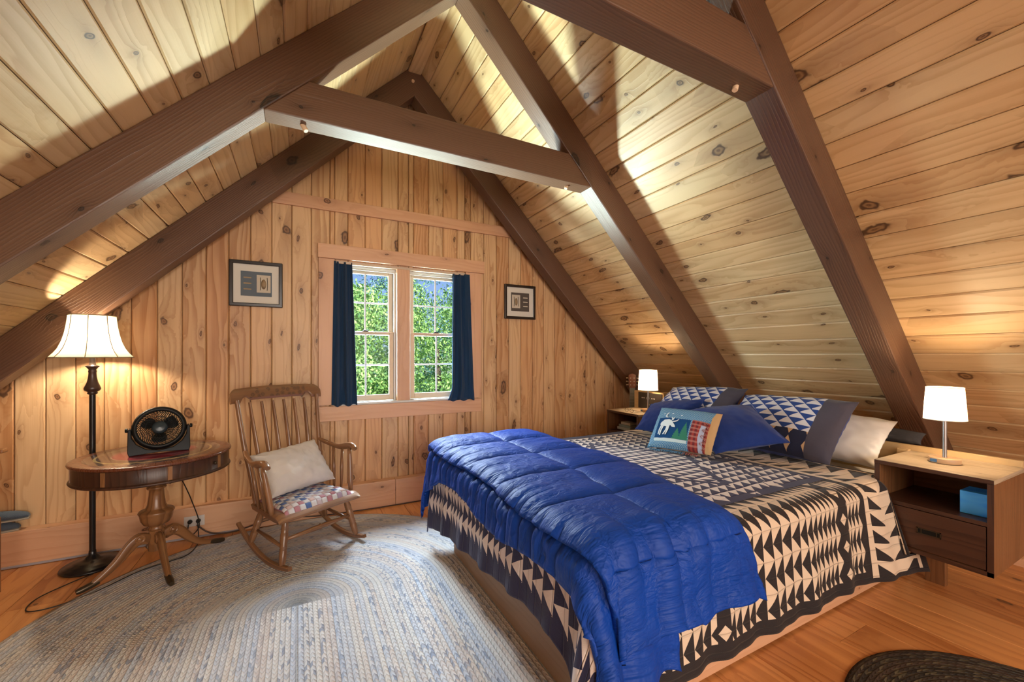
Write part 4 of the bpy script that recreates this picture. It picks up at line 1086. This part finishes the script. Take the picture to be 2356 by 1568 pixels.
# ------------------------------------------------------------------ drum table
dt = empty('drum_table', (-1.58, -0.40, 0.0125)); tag(dt, 'round mahogany drum table with leather top by the rocking chair', 'table')
R_ = 0.358
mb = MB(); mb.lathe([(0.0005, 0.648), (R_*0.90, 0.648), (R_-0.012, 0.649), (R_, 0.655), (R_+0.002, 0.661), (R_, 0.667), (R_-0.008, 0.670), (R_-0.055, 0.6705)], n=96, tone=(.2, .3)); mb.build('table_top_rim', MAHOG, dt)
LM = Mat('leather_inlay', 0.16, 0.5, coat=0.3); ox, oy, oz = LM.obj(); rr = (ox*ox+oy*oy).sqrt()
c = LM.mix(rr.smooth(0.18, 0.20), (0.30, 0.035, 0.06), (0.075, 0.05, 0.045))
c = LM.mix(((rr-0.255).abs() < 0.006), c, (0.42, 0.32, 0.14)); c = LM.mix(((rr-0.19).abs() < 0.0022), c, (0.35, 0.28, 0.2))
LM.base(LM.mix(LM.noise(ox*8, oy*8, 0, detail=3).smooth(.45, .7)*0.4, c, (0.12, 0.07, 0.06))); LM = LM.m
mb = MB(); mb.lathe([(R_-0.055, 0.6705), (R_-0.056, 0.6708), (0.0005, 0.6708)], n=96); mb.build('leather_inlay', LM, dt)
mb = MB(); mb.lathe([(R_-0.014, 0.648), (R_-0.014, 0.577), (R_-0.012, 0.575), (R_-0.004, 0.572), (R_-0.002, 0.566), (R_-0.006, 0.560), (R_-0.02, 0.558), (0.0005, 0.558)], n=96, tone=(.9, .8)); mb.build('apron', DARKW, dt)
mb = MB()
for k in range(8):
    a = -1.18+2*PI*k/8; m4 = Matrix.Rotation(a, 4, 'Z'); mb.box((R_-0.016, -0.010, 0.576), (R_-0.0105, 0.010, 0.648), mat=m4, grain=2, tone=(.3, .3)); mb.cut()
mb.parts('apron_stile', LEGW, dt)
mb = MB()
for k in range(8):
    a = -0.79+2*PI*k/8+ (0.28 if k == 0 else 0)
    if k in (0, 4): mb.lathe([(0.0005, 0.016), (0.007, 0.014), (0.009, 0.009), (0.005, 0.004), (0.008, 0.0), (0.0005, -0.001)], n=14, mat=Matrix.Rotation(a, 4, 'Z') @ Matrix.Translation((R_-0.0145, 0, 0.612)) @ Matrix.Rotation(PI/2, 4, 'Y')); mb.cut()
mb.parts('drawer_knob', BRASSD, dt)
mb = MB(); mb.lathe([(0.06, 0.5575), (0.042, 0.515), (0.032, 0.49), (0.030, 0.478), (0.044, 0.474), (0.047, 0.468), (0.044, 0.462), (0.034, 0.458), (0.036, 0.42), (0.042, 0.37), (0.05, 0.352), (0.052, 0.345), (0.078, 0.338), (0.084, 0.328), (0.078, 0.318), (0.076, 0.305), (0.072, 0.285), (0.06, 0.262), (0.038, 0.250), (0.034, 0.243), (0.040, 0.236), (0.040, 0.228), (0.032, 0.222)], n=48); mb.build('pedestal', LEGW, dt)
mb = MB(); bm = bmesh.new(); bmesh.ops.create_cone(bm, cap_ends=True, segments=8, radius1=0.040, radius2=0.036, depth=0.115)
for v_ in bm.verts: v_.co.z += 0.165
mb.from_bm(bm, None, 0, None, 2); mb.build('hub_block', LEGW, dt)
feet = [(-1.86, -0.575), (-1.445, -0.70), (-1.285, -0.185), (-1.70, -0.07)]
for fx, fy in feet:
    d = Vector((fx+1.58, fy+0.40, 0)); L = d.length; a = math.atan2(d.y, d.x)
    mb = MB(); M4 = Matrix.Rotation(a, 4, 'Z')
    path = bez([(0.035, 0, 0.178), (0.075, 0, 0.192), (0.115, 0, 0.170), (0.17, 0, 0.105), (0.23, 0, 0.055), (L-0.06, 0, 0.028)], 8)
    rad = bezr([(0.028, 0.018), (0.034, 0.018), (0.028, 0.0165), (0.021, 0.0155), (0.016, 0.0145), (0.013, 0.013)], 8)
    n = 12; rows = []
    for i, p in enumerate(path):
        t = (path[min(i+1, len(path)-1)]-path[max(i-1, 0)]).normalized(); up = Vector((-t.z, 0, t.x)); s = Vector((0, 1, 0)); ra, rb = rad[i]
        row = []
        for k in range(n):
            aa = 2*PI*k/n; ca, sa = math.cos(aa), math.sin(aa); q = lambda c: math.copysign(abs(c)**0.55, c)
            row.append(M4 @ (p+up*ra*q(ca)+s*rb*q(sa)))
        rows.append(row)
    mb.grid(rows, lambda i, j: (i*0.01, j/n*0.1), (0.5, 0.4), closev=True)
    mb.face(rows[0][::-1]); mb.face(rows[-1])
    # reeding lines on the top of the leg
    for off in (-0.006, 0.006):
        pts = []
        for i, p in enumerate(path[8:]):
            i += 8; t = (path[min(i+1, len(path)-1)]-path[max(i-1, 0)]).normalized(); up = Vector((-t.z, 0, t.x)); pts.append(M4 @ (p+up*rad[i][0]*0.98+Vector((0, off, 0))))
        mb.tube(pts, 0.0022, 6)
    leg = mb.build('leg', LEGW, dt)
    mb = MB(); bm = bmesh.new()
    for sgn in (-1, 1):
        m5 = M4 @ Matrix.Translation((0.078, sgn*0.0165, 0.195)) @ Matrix.Rotation(-sgn*PI/2, 4, 'X')
        mb.lathe([(0.024, 0.0), (0.023, 0.004), (0.017, 0.005), (0.016, 0.003), (0.010, 0.003), (0.008, 0.006), (0.0005, 0.007)], n=20, mat=m5)
    mb.build('rosette', LEGW, leg)
    mb = MB(); path = [Vector((L-0.085, 0, 0.036)), Vector((L-0.05, 0, 0.026)), Vector((L-0.02, 0, 0.019)), Vector((L, 0, 0.016))]
    mb.tube([M4 @ p for p in path], [0.0155, 0.0165, 0.0165, 0.012], 12)
    mb.build('foot_cap', BRASSD, leg)

# ------------------------------------------------------------------ desk fan
fan = empty('desk_fan', (-1.56, -0.42, 0.684), 0.22); tag(fan, 'black round desk fan tilted back on the drum table', 'fan')
# local: faces -y
FR_ = 0.118; FC = Vector((0, 0, 0.142)); TILT = 0.28
FM = Matrix.Translation(FC) @ Matrix.Rotation(-TILT, 4, 'X') @ Matrix.Rotation(PI/2, 4, 'X')     # local z -> -y direction (front)
mb = MB(); mb.lathe([(FR_-0.020, 0.028), (FR_-0.012, 0.034), (FR_-0.002, 0.030), (FR_+0.004, 0.018), (FR_+0.004, -0.012), (FR_-0.001, -0.026), (FR_-0.010, -0.034), (FR_-0.016, -0.032), (FR_-0.010, -0.022), (FR_-0.008, 0.0), (FR_-0.020, 0.026), (FR_-0.020, 0.028)], n=64, mat=FM); mb.build('housing', BLKPL, fan)
mb = MB()
for side, zz in ((1, 0.024),):
    for k in range(44):
        a = 2*PI*k/44; pts = []
        for i in range(9):
            r = 0.034+(FR_-0.018-0.034)*i/8; aa = a+0.9*(i/8)**1.2; pts.append(FM @ Vector((r*math.cos(aa), r*math.sin(aa), zz+0.010*math.sin(PI*i/8*0.9)+0.002)))
        mb.tube(pts, 0.0023, 5)
    for r in (0.062, 0.083): mb.tube([FM @ Vector((r*math.cos(2*PI*k/48), r*math.sin(2*PI*k/48), zz+0.012)) for k in range(49)], 0.0016, 5, caps=False)
mb.build('front_grille', BLKPL, fan)
mb = MB(); mb.lathe([(0.0005, 0.040), (0.022, 0.038), (0.033, 0.034), (0.036, 0.026), (0.034, 0.02)], n=32, mat=FM); mb.build('hub_cover', BLUEPL, fan)
mb = MB(); mb.lathe([(0.0005, 0.018), (0.018, 0.018), (0.02, 0.0), (0.02, -0.012)], n=20, mat=FM)
for k in range(3):
    a = 2*PI*k/3+0.5; rows = []
    for i in range(7):
        r = 0.018+0.066*i/6; wd = 0.35+0.25*math.sin(PI*i/6); rows.append([FM @ Vector((r*math.cos(a+wd*(j/6*2-1)), r*math.sin(a+wd*(j/6*2-1)), 0.004+0.012*(j/6*2-1))) for j in range(7)])
    mb.grid(rows)
mb.build('blade', BLKPL, fan)
mb = MB()
for k in range(30):
    a = 2*PI*k/30; mb.tube([FM @ Vector((r*math.cos(a), r*math.sin(a), -0.034+0.004*math.sin(PI*(r-0.03)/0.06))) for r in (0.028, 0.05, 0.07, 0.088, 0.105)], 0.0011, 5)
mb.lathe([(0.0005, -0.055), (0.03, -0.044), (0.032, -0.03), (0.03, -0.01)], n=24, mat=FM); mb.build('rear_grille', BLKPL, fan)
# U stand
mb = MB()
poly = []
for x_, z_ in [(-0.132, 0.0), (-0.138, 0.02), (-0.136, 0.145), (-0.130, 0.152), (-0.122, 0.145), (-0.120, 0.10), (-0.10, 0.062), (-0.06, 0.030), (0, 0.018), (0.06, 0.030), (0.10, 0.062), (0.120, 0.10), (0.122, 0.145), (0.130, 0.152), (0.136, 0.145), (0.138, 0.02), (0.132, 0.0), (0.09, 0.003), (0, 0.008), (-0.09, 0.003)]: poly.append((x_, z_))
m4 = Matrix(((1, 0, 0, 0), (0, 0, 1, 0), (0, 1, 0, 0), (0, 0, 0, 1)))
mb.prism(poly, -0.030, 0.030, mat=m4, bev=0.003); mb.build('stand', BLKPL, fan)
for sx in (-1, 1):
    mb = MB(); mb.lathe([(0.012, 0), (0.012, 0.008), (0.009, 0.012), (0.0005, 0.012)], n=18, mat=Matrix.Translation((sx*0.137, 0, 0.142)) @ Matrix.Rotation(sx*PI/2, 4, 'Y')); mb.build('pivot_knob', BLKPL, fan)

# ------------------------------------------------------------------ rocking chair (local: x right, y forward)
rc = empty('rocking_chair', (-0.807, -0.502, 0.0105)); tag(rc, 'brown wooden spindle back rocking chair on the braided rug', 'rocking chair')
rc.rotation_euler = (0, 0, 0.522+PI)
# with this rotation local +y points to the chair's front; local +x is the chair's left
SZ = 0.318
mb = MB()
outl = []
def seat_out(n=16):
    pts = [(-0.232, -0.19), (0.232, -0.19), (0.27, 0.13), (0.27, 0.185), (-0.27, 0.185), (-0.27, 0.13)]
    return pts
nu, nv = 24, 20; top = []; 
for i in range(nu+1):
    row = []
    for j in range(nv+1):
        a = i/nu*2-1; b_ = j/nv; y = -0.20+0.40*b_; hw = 0.236+0.036*min(1, b_*1.2)
        x = a*hw
        z = SZ-0.012*math.exp(-((b_-0.4)/0.3)**2)*(1-a*a)
        if b_ > 0.85: z -= 0.028*((b_-0.85)/0.15)**2; 
        ed = max(0, abs(a)-0.93)/0.07; z -= 0.010*ed**2
        if b_ < 0.06: z -= 0.006
        row.append((x, y, z))
    top.append(row)
bot = [[(x*0.97, y*0.97, SZ-0.046) for x, y, z in row] for row in top]
uvf = lambda i, j: (i/nu*0.5+2, j/nv*0.4)
mb.grid(top, uvf, (0.6, 0.4)); mb.grid(bot, uvf, (0.6, 0.4), flip=True)
rim = [(i, 0) for i in range(nu)]+[(nu, j) for j in range(nv)]+[(nu-i, nv) for i in range(nu)]+[(0, nv-j) for j in range(nv)]
for q in range(len(rim)):
    (a, b_), (c, d) = rim[q], rim[(q+1) % len(rim)]
    mb.face([bot[a][b_], bot[c][d], top[c][d], top[a][b_]], [(q*0.02, 0), (q*0.02+0.02, 0), (q*0.02+0.02, 0.04), (q*0.02, 0.04)], (0.6, 0.4), smooth=True)
mb.build('seat', ROCKW, rc)
def turned(p0, p1, prof, n=14, mat=ROCKW, nm='leg'):
    mb = MB(); p0 = Vector(p0); p1 = Vector(p1); d = p1-p0; L = d.length
    M = Matrix.Translation(p0) @ d.to_track_quat('Z', 'Y').to_matrix().to_4x4()
    mb.lathe([(0.0005, 0)]+[(r, t*L) for t, r in prof]+[(0.0005, L)], n=n, mat=M); return mb.build(nm, mat, rc)
legp = [(0.0, 0.013), (0.04, 0.015), (0.08, 0.018), (0.3, 0.021), (0.33, 0.018), (0.35, 0.022), (0.38, 0.018), (0.40, 0.022), (0.43, 0.019), (0.55, 0.022), (0.68, 0.021), (0.70, 0.018), (0.72, 0.021), (0.74, 0.018), (0.76, 0.021), (0.9, 0.017), (1.0, 0.015)]
KR = 0.85; RY0 = 0.09
def rz(y): return KR*(y-RY0)**2*(0.9 if y > RY0 else 1.0)
legs = []
for sx in (-1, 1):
    for ty, by in ((0.135, 0.185), (-0.13, -0.17)):
        turned((sx*0.248, by, rz(by)+0.020), (sx*0.20, ty, SZ-0.040), legp[::1])
    mb = MB(); pts = []; 
    N = 26; rows = []
    for i in range(N+1):
        y = -0.335+(0.275+0.335)*i/N; z = rz(y)+0.001; dz = 2*KR*(y-RY0); nl = math.hypot(1, dz)
        hgt = 0.026*(1.0 if 1 < i < N-1 else 0.8); wd = 0.0115
        ny, nz_ = -dz/nl, 1/nl
        rows.append([(sx*0.25-wd, y, z), (sx*0.25+wd, y, z), (sx*0.25+wd, y+ny*hgt, z+nz_*hgt), (sx*0.25-wd, y+ny*hgt, z+nz_*hgt)])
    mb.grid(rows, lambda i, j: (i*0.025, j*0.02), (0.6, 0.4), closev=True, smooth=False); mb.face(rows[0]); mb.face(rows[-1][::-1])
    o = mb.build('rocker', ROCKW, rc); bv = o.modifiers.new('bev', 'BEVEL'); bv.width = 0.004; bv.segments = 2
    # side stretcher
    turned((sx*0.232, 0.165, 0.125), (sx*0.225, -0.155, 0.155), [(0, 0.007), (0.5, 0.013), (1, 0.007)], nm='stretcher')
    # back post
    pp = bez([(sx*0.222, -0.165, SZ-0.01), (sx*0.235, -0.205, 0.50), (sx*0.250, -0.250, 0.66), (sx*0.268, -0.310, 0.95)], 8)
    mb = MB(); mb.tube(pp, bezr([0.0135, 0.0155, 0.0150, 0.0125], 8), 12); mb.build('back_post', ROCKW, rc)
    # arm
    ap = bez([(sx*0.247, -0.245, 0.628), (sx*0.268, -0.17, 0.605), (sx*0.285, -0.06, 0.585), (sx*0.290, 0.03, 0.600), (sx*0.292, 0.085, 0.605), (sx*0.292, 0.110, 0.588)], 8)
    mb = MB(); mb.tube(ap, bezr([(0.016, 0.014), (0.023, 0.014), (0.028, 0.013), (0.030, 0.014), (0.030, 0.020), (0.027, 0.016)], 8), 14); mb.build('armrest', ROCKW, rc)
    turned((sx*0.262, 0.105, SZ-0.01), (sx*0.290, 0.055, 0.588), [(0, 0.013), (0.15, 0.016), (0.5, 0.018), (0.85, 0.014), (1, 0.012)], nm='arm_support')
    for ys, yt in ((0.015, -0.02), (-0.065, -0.11)):
        turned((sx*0.252, ys, SZ-0.01), (sx*0.284 if ys > 0 else sx*0.275, yt, 0.582), [(0, 0.008), (0.5, 0.012), (1, 0.008)], nm='arm_spindle')
turned((-0.225, 0.165, 0.165), (0.225, 0.165, 0.165), [(0, 0.008), (0.25, 0.012), (0.42, 0.016), (0.48, 0.013), (0.5, 0.019), (0.52, 0.013), (0.58, 0.016), (0.75, 0.012), (1, 0.008)], nm='stretcher')
turned((-0.215, -0.15, 0.20), (0.215, -0.15, 0.20), [(0, 0.008), (0.5, 0.014), (1, 0.008)], nm='stretcher')
for k in range(6):
    x_ = -0.150+0.300*k/5
    pp = bez([(x_*0.95, -0.175, SZ-0.01), (x_*1.05, -0.225, 0.48), (x_*1.15, -0.262, 0.66), (x_*1.22, -0.328, 0.93)], 8)
    mb = MB(); mb.tube(pp, bezr([(0.008, 0.008), (0.007, 0.011), (0.006, 0.014), (0.005, 0.009)], 8), 10); mb.build('spindle', ROCKW, rc)
# crest rail with stencilled flowers
CR = Mat('crest_stencilled', 0.3, 0.5, coat=0.25); u, v = CR.uv()
n1 = CR.noise(u*4.0, v*60, 0, detail=2); c = CR.mix(n1, (0.25, 0.12, 0.055), (0.14, 0.065, 0.03))
(px_, py_), (c1, c2, c3) = CR.voronoi(u/0.042, v/0.030, 0.8)
dq = (((u/0.042-px_)*0.042)**2.0+((v/0.030-py_)*0.030)**2.0).sqrt()
zone = ((u-0.31).abs() < 0.20)*((v-0.058).abs() < 0.030)
fl_ = (((dq*900).sin() > -0.1)*(dq < 0.015)+(dq < 0.004)).mn(1.0)*(c1 > 0.2)*zone
CR.base(CR.mix(fl_*0.75, c, (0.025, 0.02, 0.02))); CR = CR.m
mb = MB(); N = 60; rowsf = []; rowsb = []
def crest(t):  # t in -1..1 : (bottom z, top z)
    a = abs(t); topz = 1.030-0.012*a*a-0.030*max(0, (a-0.86)/0.14)**2
    if a > 0.80: bz = 0.928+0.004*math.sin((a-0.8)/0.2*PI)
    elif a > 0.72: bz = 0.928+(0.80-a)/0.08*0.038
    elif a > 0.64: bz = 0.966-0.004*(0.72-a)/0.08
    elif a > 0.58: bz = 0.962-(0.64-a)/0.06*0.018
    else: bz = 0.944
    return bz, topz
M_ = 8
for i in range(N+1):
    t = i/N*2-1; bz, tz = crest(t); yc = -0.312-0.035*(1-t*t)
    rf = []; rb = []
    for j in range(M_+1):
        z = bz+(tz-bz)*j/M_; lean = -(z-0.93)*0.25; e = 0.3+0.7*math.sqrt(max(0.0, 1-(j/M_*2-1)**4)); th = 0.011*e
        rf.append((t*0.303, yc+lean+th, z)); rb.append((t*0.303, yc+lean-th, z))
    rowsf.append(rf); rowsb.append(rb)
uvc = lambda i, j: (i/N*0.62, (rowsf[min(i, N)][min(j, M_)][2]-0.93))
mb.grid(rowsf, uvc); mb.grid(rowsb, uvc, flip=True)
rim = [(i, 0) for i in range(N)]+[(N, j) for j in range(M_)]+[(N-i, M_) for i in range(N)]+[(0, M_-j) for j in range(M_)]
for q in range(len(rim)):
    (a, b_), (c, d) = rim[q], rim[(q+1) % len(rim)]; mb.face([rowsb[a][b_], rowsb[c][d], rowsf[c][d], rowsf[a][b_]], [uvc(a, b_)]*4, smooth=True)
o = mb.build('crest_rail', CR, rc); o['label'] = 'scalloped crest rail with dark stencilled flowers'

# world transform helper for things resting on the chair
RCM = Matrix.Translation(rc.location) @ Matrix.Rotation(0.522+PI, 4, 'Z')
def rcw(p): return RCM @ Vector(p)
# seat pad
PQ = Mat('patchwork_pad', 0.85, 0.2, sheen=0.1); u, v = PQ.uv(); cu = (u/0.034).floor(); cv = (v/0.034).floor()
chk = (cu+cv).mod(2.0) < 0.5; rn = PQ.noise(cu*3.7, cv*5.3, 0, detail=0)
c = PQ.mix(rn.smooth(0.44, 0.5), (0.09, 0.15, 0.36), (0.42, 0.20, 0.24)); c = PQ.mix(rn.smooth(0.52, 0.56), c, (0.30, 0.36, 0.52)); c = PQ.mix(rn.smooth(0.58, 0.6), c, (0.55, 0.42, 0.42))
c = PQ.mix(chk, (0.60, 0.60, 0.64), c); PQ.base(c)
qu = (((u/0.034).fract()-0.5).abs()*2)**4.0+(((v/0.034).fract()-0.5).abs()*2)**4.0; PQ.bump(1-qu, 0.006); PQ = PQ.m
mb = MB(); n = 40; tp = []; bt = []
for i in range(n+1):
    r1_, r2_ = [], []
    for j in range(n+1):
        a = i/n*2-1; b_ = j/n*2-1; h = (max(0, 1-abs(a)**5)*max(0, 1-abs(b_)**5))**0.5
        x_ = a*(0.205+0.012*(b_+1)); y_ = 0.0+b_*0.175; zz = SZ+0.002+0.004*nz(i*.2, j*.2)
        yy = y_; dro = 0.016*max(0, (b_-0.8)/0.2)**2
        r1_.append(rcw((x_*(0.97+0.03*h), yy, zz+0.004+0.026*h-dro))); r2_.append(rcw((x_*(0.97+0.03*h), yy, zz-dro-(0.004 if b_ < 0.8 else 0))))
    tp.append(r1_); bt.append(r2_)
mb.grid(tp, lambda i, j: (i/n*0.43, j/n*0.36)); mb.grid(bt, lambda i, j: (i/n*0.43, j/n*0.36), flip=True)
rim = [(i, 0) for i in range(n)]+[(n, j) for j in range(n)]+[(n-i, n) for i in range(n)]+[(0, n-j) for j in range(n)]
for q in range(len(rim)):
    (a, b_), (c_, d) = rim[q], rim[(q+1) % len(rim)]; mb.face([bt[a][b_], bt[c_][d], tp[c_][d], tp[a][b_]], smooth=True)
tag(mb.build('seat_pad', PQ), 'red white and blue patchwork pad on the rocking chair seat', 'seat cushion')
# note: image-left is the chair's local +x
pillow('linen_pillow', rcw((0.235, -0.215, 0.605)), rcw((-0.195, -0.225, 0.635)), rcw((-0.235, -0.03, 0.372)), rcw((0.205, -0.01, 0.365)), 0.15, LINEN, 'off white rectangular pillow leaning on the rocking chair back', seed=7, wr=0.010, pinch=0.14)

# ------------------------------------------------------------------ outlet, plugs and cords
ot = empty('wall_outlet', (-1.475, 0, 0.118)); tag(ot, 'beige outlet plate with two black plugs on the baseboard', 'outlet')
mb = MB(); mb.box((-1.532, -0.006, 0.084), (-1.418, -0.0003, 0.154), bev=0.002); rel(mb.build('plate', PLATE), ot)
for xx in (-1.498, -1.452):
    mb = MB(); mb.lathe([(0.014, 0), (0.013, 0.012), (0.009, 0.022), (0.005, 0.026), (0.0005, 0.027)], n=14, mat=Matrix.Translation((xx, -0.006, 0.119)) @ Matrix.Rotation(PI/2, 4, 'X')); rel(mb.build('plug', CORDK), ot)
def cord(pts, r, mat, label, n=8):
    mb = MB(); mb.tube(bez(pts, n), r, 8); return tag(mb.build('power_cord', mat), label, 'cord')
cord([(-1.50, -0.035, 0.112), (-1.505, -0.05, 0.06), (-1.50, -0.06, 0.03), (-1.44, -0.05, 0.10), (-1.47, -0.12, 0.30), (-1.50, -0.24, 0.48), (-1.505, -0.30, 0.53)], 0.0032, CORDK, 'black fan cord hanging from the drum table to the outlet')
cord([(-1.452, -0.034, 0.115), (-1.44, -0.07, 0.04), (-1.43, -0.15, 0.016), (-1.45, -0.30, 0.016), (-1.53, -0.36, 0.016), (-1.65, -0.42, 0.016), (-1.80, -0.58, 0.010), (-1.93, -0.64, 0.006), (-2.02, -0.62, 0.006), (-2.03, -0.50, 0.006), (-1.95, -0.38, 0.006), (-1.88, -0.31, 0.006)], 0.003, CORDK, 'black floor lamp cord looping over the floor under the table')
cord([(-1.455, -0.036, 0.10), (-1.38, -0.03, 0.03), (-1.25, -0.03, 0.012), (-1.05, -0.02, 0.05), (-0.95, -0.02, 0.055), (-0.7, -0.02, 0.02), (-0.3, -0.018, 0.008), (0.2, -0.016, 0.006), (0.9, -0.016, 0.006), (1.7, -0.016, 0.006)], 0.0045, CORDB, 'brown cord running along the gable baseboard behind the rocking chair')

# ------------------------------------------------------------------ slippers on the ledge at left
SLB = cloth_mat('slipper_blue', (0.10, 0.14, 0.19), weave=700); SLS = plain('slipper_sole', (0.36, 0.33, 0.27), 0.8)
def slipper(x0, z0, label, dx):
    r = empty('slipper', (x0, 0.035, z0)); tag(r, label, 'slipper', 'slippers on the ledge')
    for nm, mat, zz, h, sx in (('sole', SLS, 0.0, 0.014, 1.0), ('upper', SLB, 0.0142, 0.045, 0.97)):
        mb = MB(); rows = []; N = 20
        for i in range(N+1):
            t = i/N; w = 0.036*(math.sin(PI*min(1, max(0.0, t*0.94+0.03)))**0.45)*sx; x_ = dx*0.25*(t-0.5); row = []
            hh = h*(0.35+0.65*(math.sin(PI*t)**0.5)) if nm == 'upper' else h
            for k in range(14):
                a = 2*PI*k/14; ca, sa = math.cos(a), math.sin(a)
                row.append((x_, w*ca, zz+(hh*max(0, sa)**0.6 if sa > 0 else 0)))
            rows.append(row)
        mb.grid(rows, lambda i, j: (i*0.02, j*0.02), closev=True); mb.face(rows[0]); mb.face(rows[-1][::-1]); mb.build(nm, mat, r)
slipper(-2.44, 0.2125, 'lower blue grey slipper lying on the left ledge', -1)
slipper(-2.40, 0.2725, 'blue grey slipper stacked on top of the other', 1)

# chair partly out of frame at the left
ch = empty('wooden_armchair', (-2.49, -0.55, 0)); tag(ch, 'wooden armchair standing to the left of the floor lamp, only its arm and leg showing', 'chair')
mb = MB(); mb.box((-0.25, -0.25, 0.40), (0.20, 0.25, 0.435), bev=0.006); mb.build('seat', LEGW, ch)
for sx, sy in ((-1, -1), (1, -1), (-1, 1), (1, 1)):
    mb = MB(); sx_ = 0.235 if sx > 0 else -0.22
    mb = MB(); mb.box((sx_-0.018, sy*0.22-0.018, 0), (sx_+0.018, sy*0.22+0.018, 0.398), bev=0.004); mb.build('leg', LEGW, ch)
for sy in (-1, 1):
    mb = MB(); mb.box((-0.25, sy*0.24-0.025, 0.733), (0.268, sy*0.24+0.025, 0.755), bev=0.006); mb.box((0.16, sy*0.24-0.014, 0.436), (0.19, sy*0.24+0.014, 0.732), bev=0.004); mb.build('armrest', LEGW, ch)
mb = MB()
for k in range(6): mb.box((-0.245, -0.20+0.08*k-0.01, 0.436), (-0.228, -0.20+0.08*k+0.01, 0.75), bev=0.003)
mb.box((-0.255, -0.25, 0.75), (-0.222, 0.25, 0.80), bev=0.008); mb.build('backrest', LEGW, ch)

# ------------------------------------------------------------------ guitar in the far corner
gt_ = empty('acoustic_guitar', (2.32, -0.19, 0.02)); tag(gt_, 'acoustic guitar standing in the corner behind the far nightstand', 'guitar')
gt_.rotation_euler = (0, 0, -0.75)
# local: faces -y, x across, z up
GB = wood('guitar_body_wood', (0.40, 0.20, 0.08), (0.25, 0.11, 0.04), (0.02, 0.01, 0.01), kn=0, rough=0.2, coat=0.5)
out = []
for k in range(60):
    a = 2*PI*k/60; z = 0.235-0.235*math.cos(a); w = 0.17*abs(math.sin(a))**0.6*(1-0.28*math.exp(-((z-0.27)/0.06)**2)-0.2*(z > 0.27)*min(1, (z-0.27)/0.1)); out.append((math.copysign(w, math.sin(a)), z))
mb = MB(); mb.prism(out, -0.04, 0.04, mat=m4, bev=0.003); mb.build('body', GB, gt_)
mb = MB(); mb.box((-0.027, -0.062, 0.40), (0.027, -0.041, 0.88), bev=0.004, grain=2); nk = mb.build('neck', GB, gt_)
mb = MB(); mb.box((-0.028, -0.068, 0.40), (0.028, -0.0625, 0.88), bev=0.001); mb.build('fretboard', plain('fretboard_grey', (0.20, 0.22, 0.18), 0.4), nk)
mb = MB()
for k in range(14): zz = 0.42+0.032*k; mb.box((-0.028, -0.0695, zz), (0.028, -0.0682, zz+0.002))
for k in range(6): mb.tube([(-0.02+0.008*k, -0.0705, 0.40), (-0.02+0.008*k, -0.0705, 0.885)], 0.0005, 4)
mb.build('fret', STEEL, nk)
mb = MB(); mb.prism([(-0.030, 0.881), (0.030, 0.881), (0.038, 0.91), (0.036, 1.02), (0.0, 1.035), (-0.036, 1.02), (-0.038, 0.91)], -0.066, -0.048, mat=m4, bev=0.002); hs = mb.build('headstock', plain('headstock_red_brown', (0.18, 0.06, 0.03), 0.25), gt_)
for sx in (-1, 1):
    for k in range(3):
        zz = 0.915+0.036*k; mb = MB(); mb.tube([(sx*0.018, -0.067, zz), (sx*0.018, -0.080, zz)], 0.005, 10); mb.tube([(sx*0.038, -0.057, zz), (sx*0.052, -0.057, zz)], 0.003, 8); mb.tube([(sx*0.050, -0.057, zz-0.001), (sx*0.062, -0.057, zz)], [(0.008, 0.004), (0.006, 0.004)], 10); p = mb.build('tuning_peg', plain('gilt_peg', (0.75, 0.62, 0.45), 0.25, 0.5), hs)

# radio on the far nightstand
rd = empty('tabletop_radio', (2.12, -0.60, 0.7265)); tag(rd, 'wooden tabletop radio with dark face behind the far lamp', 'radio')
mb = MB(); mb.box((0.012, -0.185, 0.0), (0.090, 0.185, 0.172), bev=0.003, grain=1); mb.build('case', OAKL, rd)
mb = MB(); mb.box((0.006, -0.172, 0.008), (0.0118, 0.125, 0.160), bev=0.001); fc = mb.build('face_panel', plain('radio_face', (0.022, 0.018, 0.016), 0.3), rd)
mb = MB()
for yy in (0.075, 0.060, 0.045, -0.048, -0.066, -0.084): mb.box((0.0045, yy-0.003, 0.104), (0.0058, yy+0.003, 0.113)); mb.cut()
mb.parts('dial_mark', plain('radio_mark', (0.7, 0.7, 0.68), 0.4), fc)
for yy, zz, rr in ((-0.005, 0.108, 0.016), (-0.012, 0.045, 0.012)):
    mb = MB(); mb.lathe([(rr, 0), (rr, 0.008), (rr*0.8, 0.012), (0.0005, 0.012)], n=20, mat=Matrix.Translation((0.006, yy, zz)) @ Matrix.Rotation(-PI/2, 4, 'Y')); mb.build('knob', STEEL, fc)
# small things on the far nightstand
mb = MB(); mb.tube(bez([(1.86, -0.50, 0.7285), (1.90, -0.54, 0.7285), (1.93, -0.60, 0.7285), (1.90, -0.66, 0.7285), (1.86, -0.68, 0.7285), (1.88, -0.72, 0.7285), (1.93, -0.74, 0.7285)], 8), 0.0022, 6)
tag(mb.build('charging_cable', WHITEM), 'thin white charging cable on top of the far nightstand', 'cable')
ey = empty('eyeglasses', (1.83, -0.66, 0.727)); tag(ey, 'dark rimmed glasses lying on the far nightstand top', 'glasses')
for sy in (-1, 1):
    mb = MB(); mb.tube([(0, sy*0.032+0.022*math.cos(2*PI*k/20), 0.018+0.017*math.sin(2*PI*k/20)) for k in range(21)], 0.0014, 6, caps=False); mb.build('rim', BRASSD, ey)
    mb = MB(); mb.tube(bez([(0, sy*0.054, 0.022), (0.06, sy*0.054, 0.012), (0.11, sy*0.048, 0.003)], 5), 0.0014, 6); mb.build('temple', BRASSD, ey)
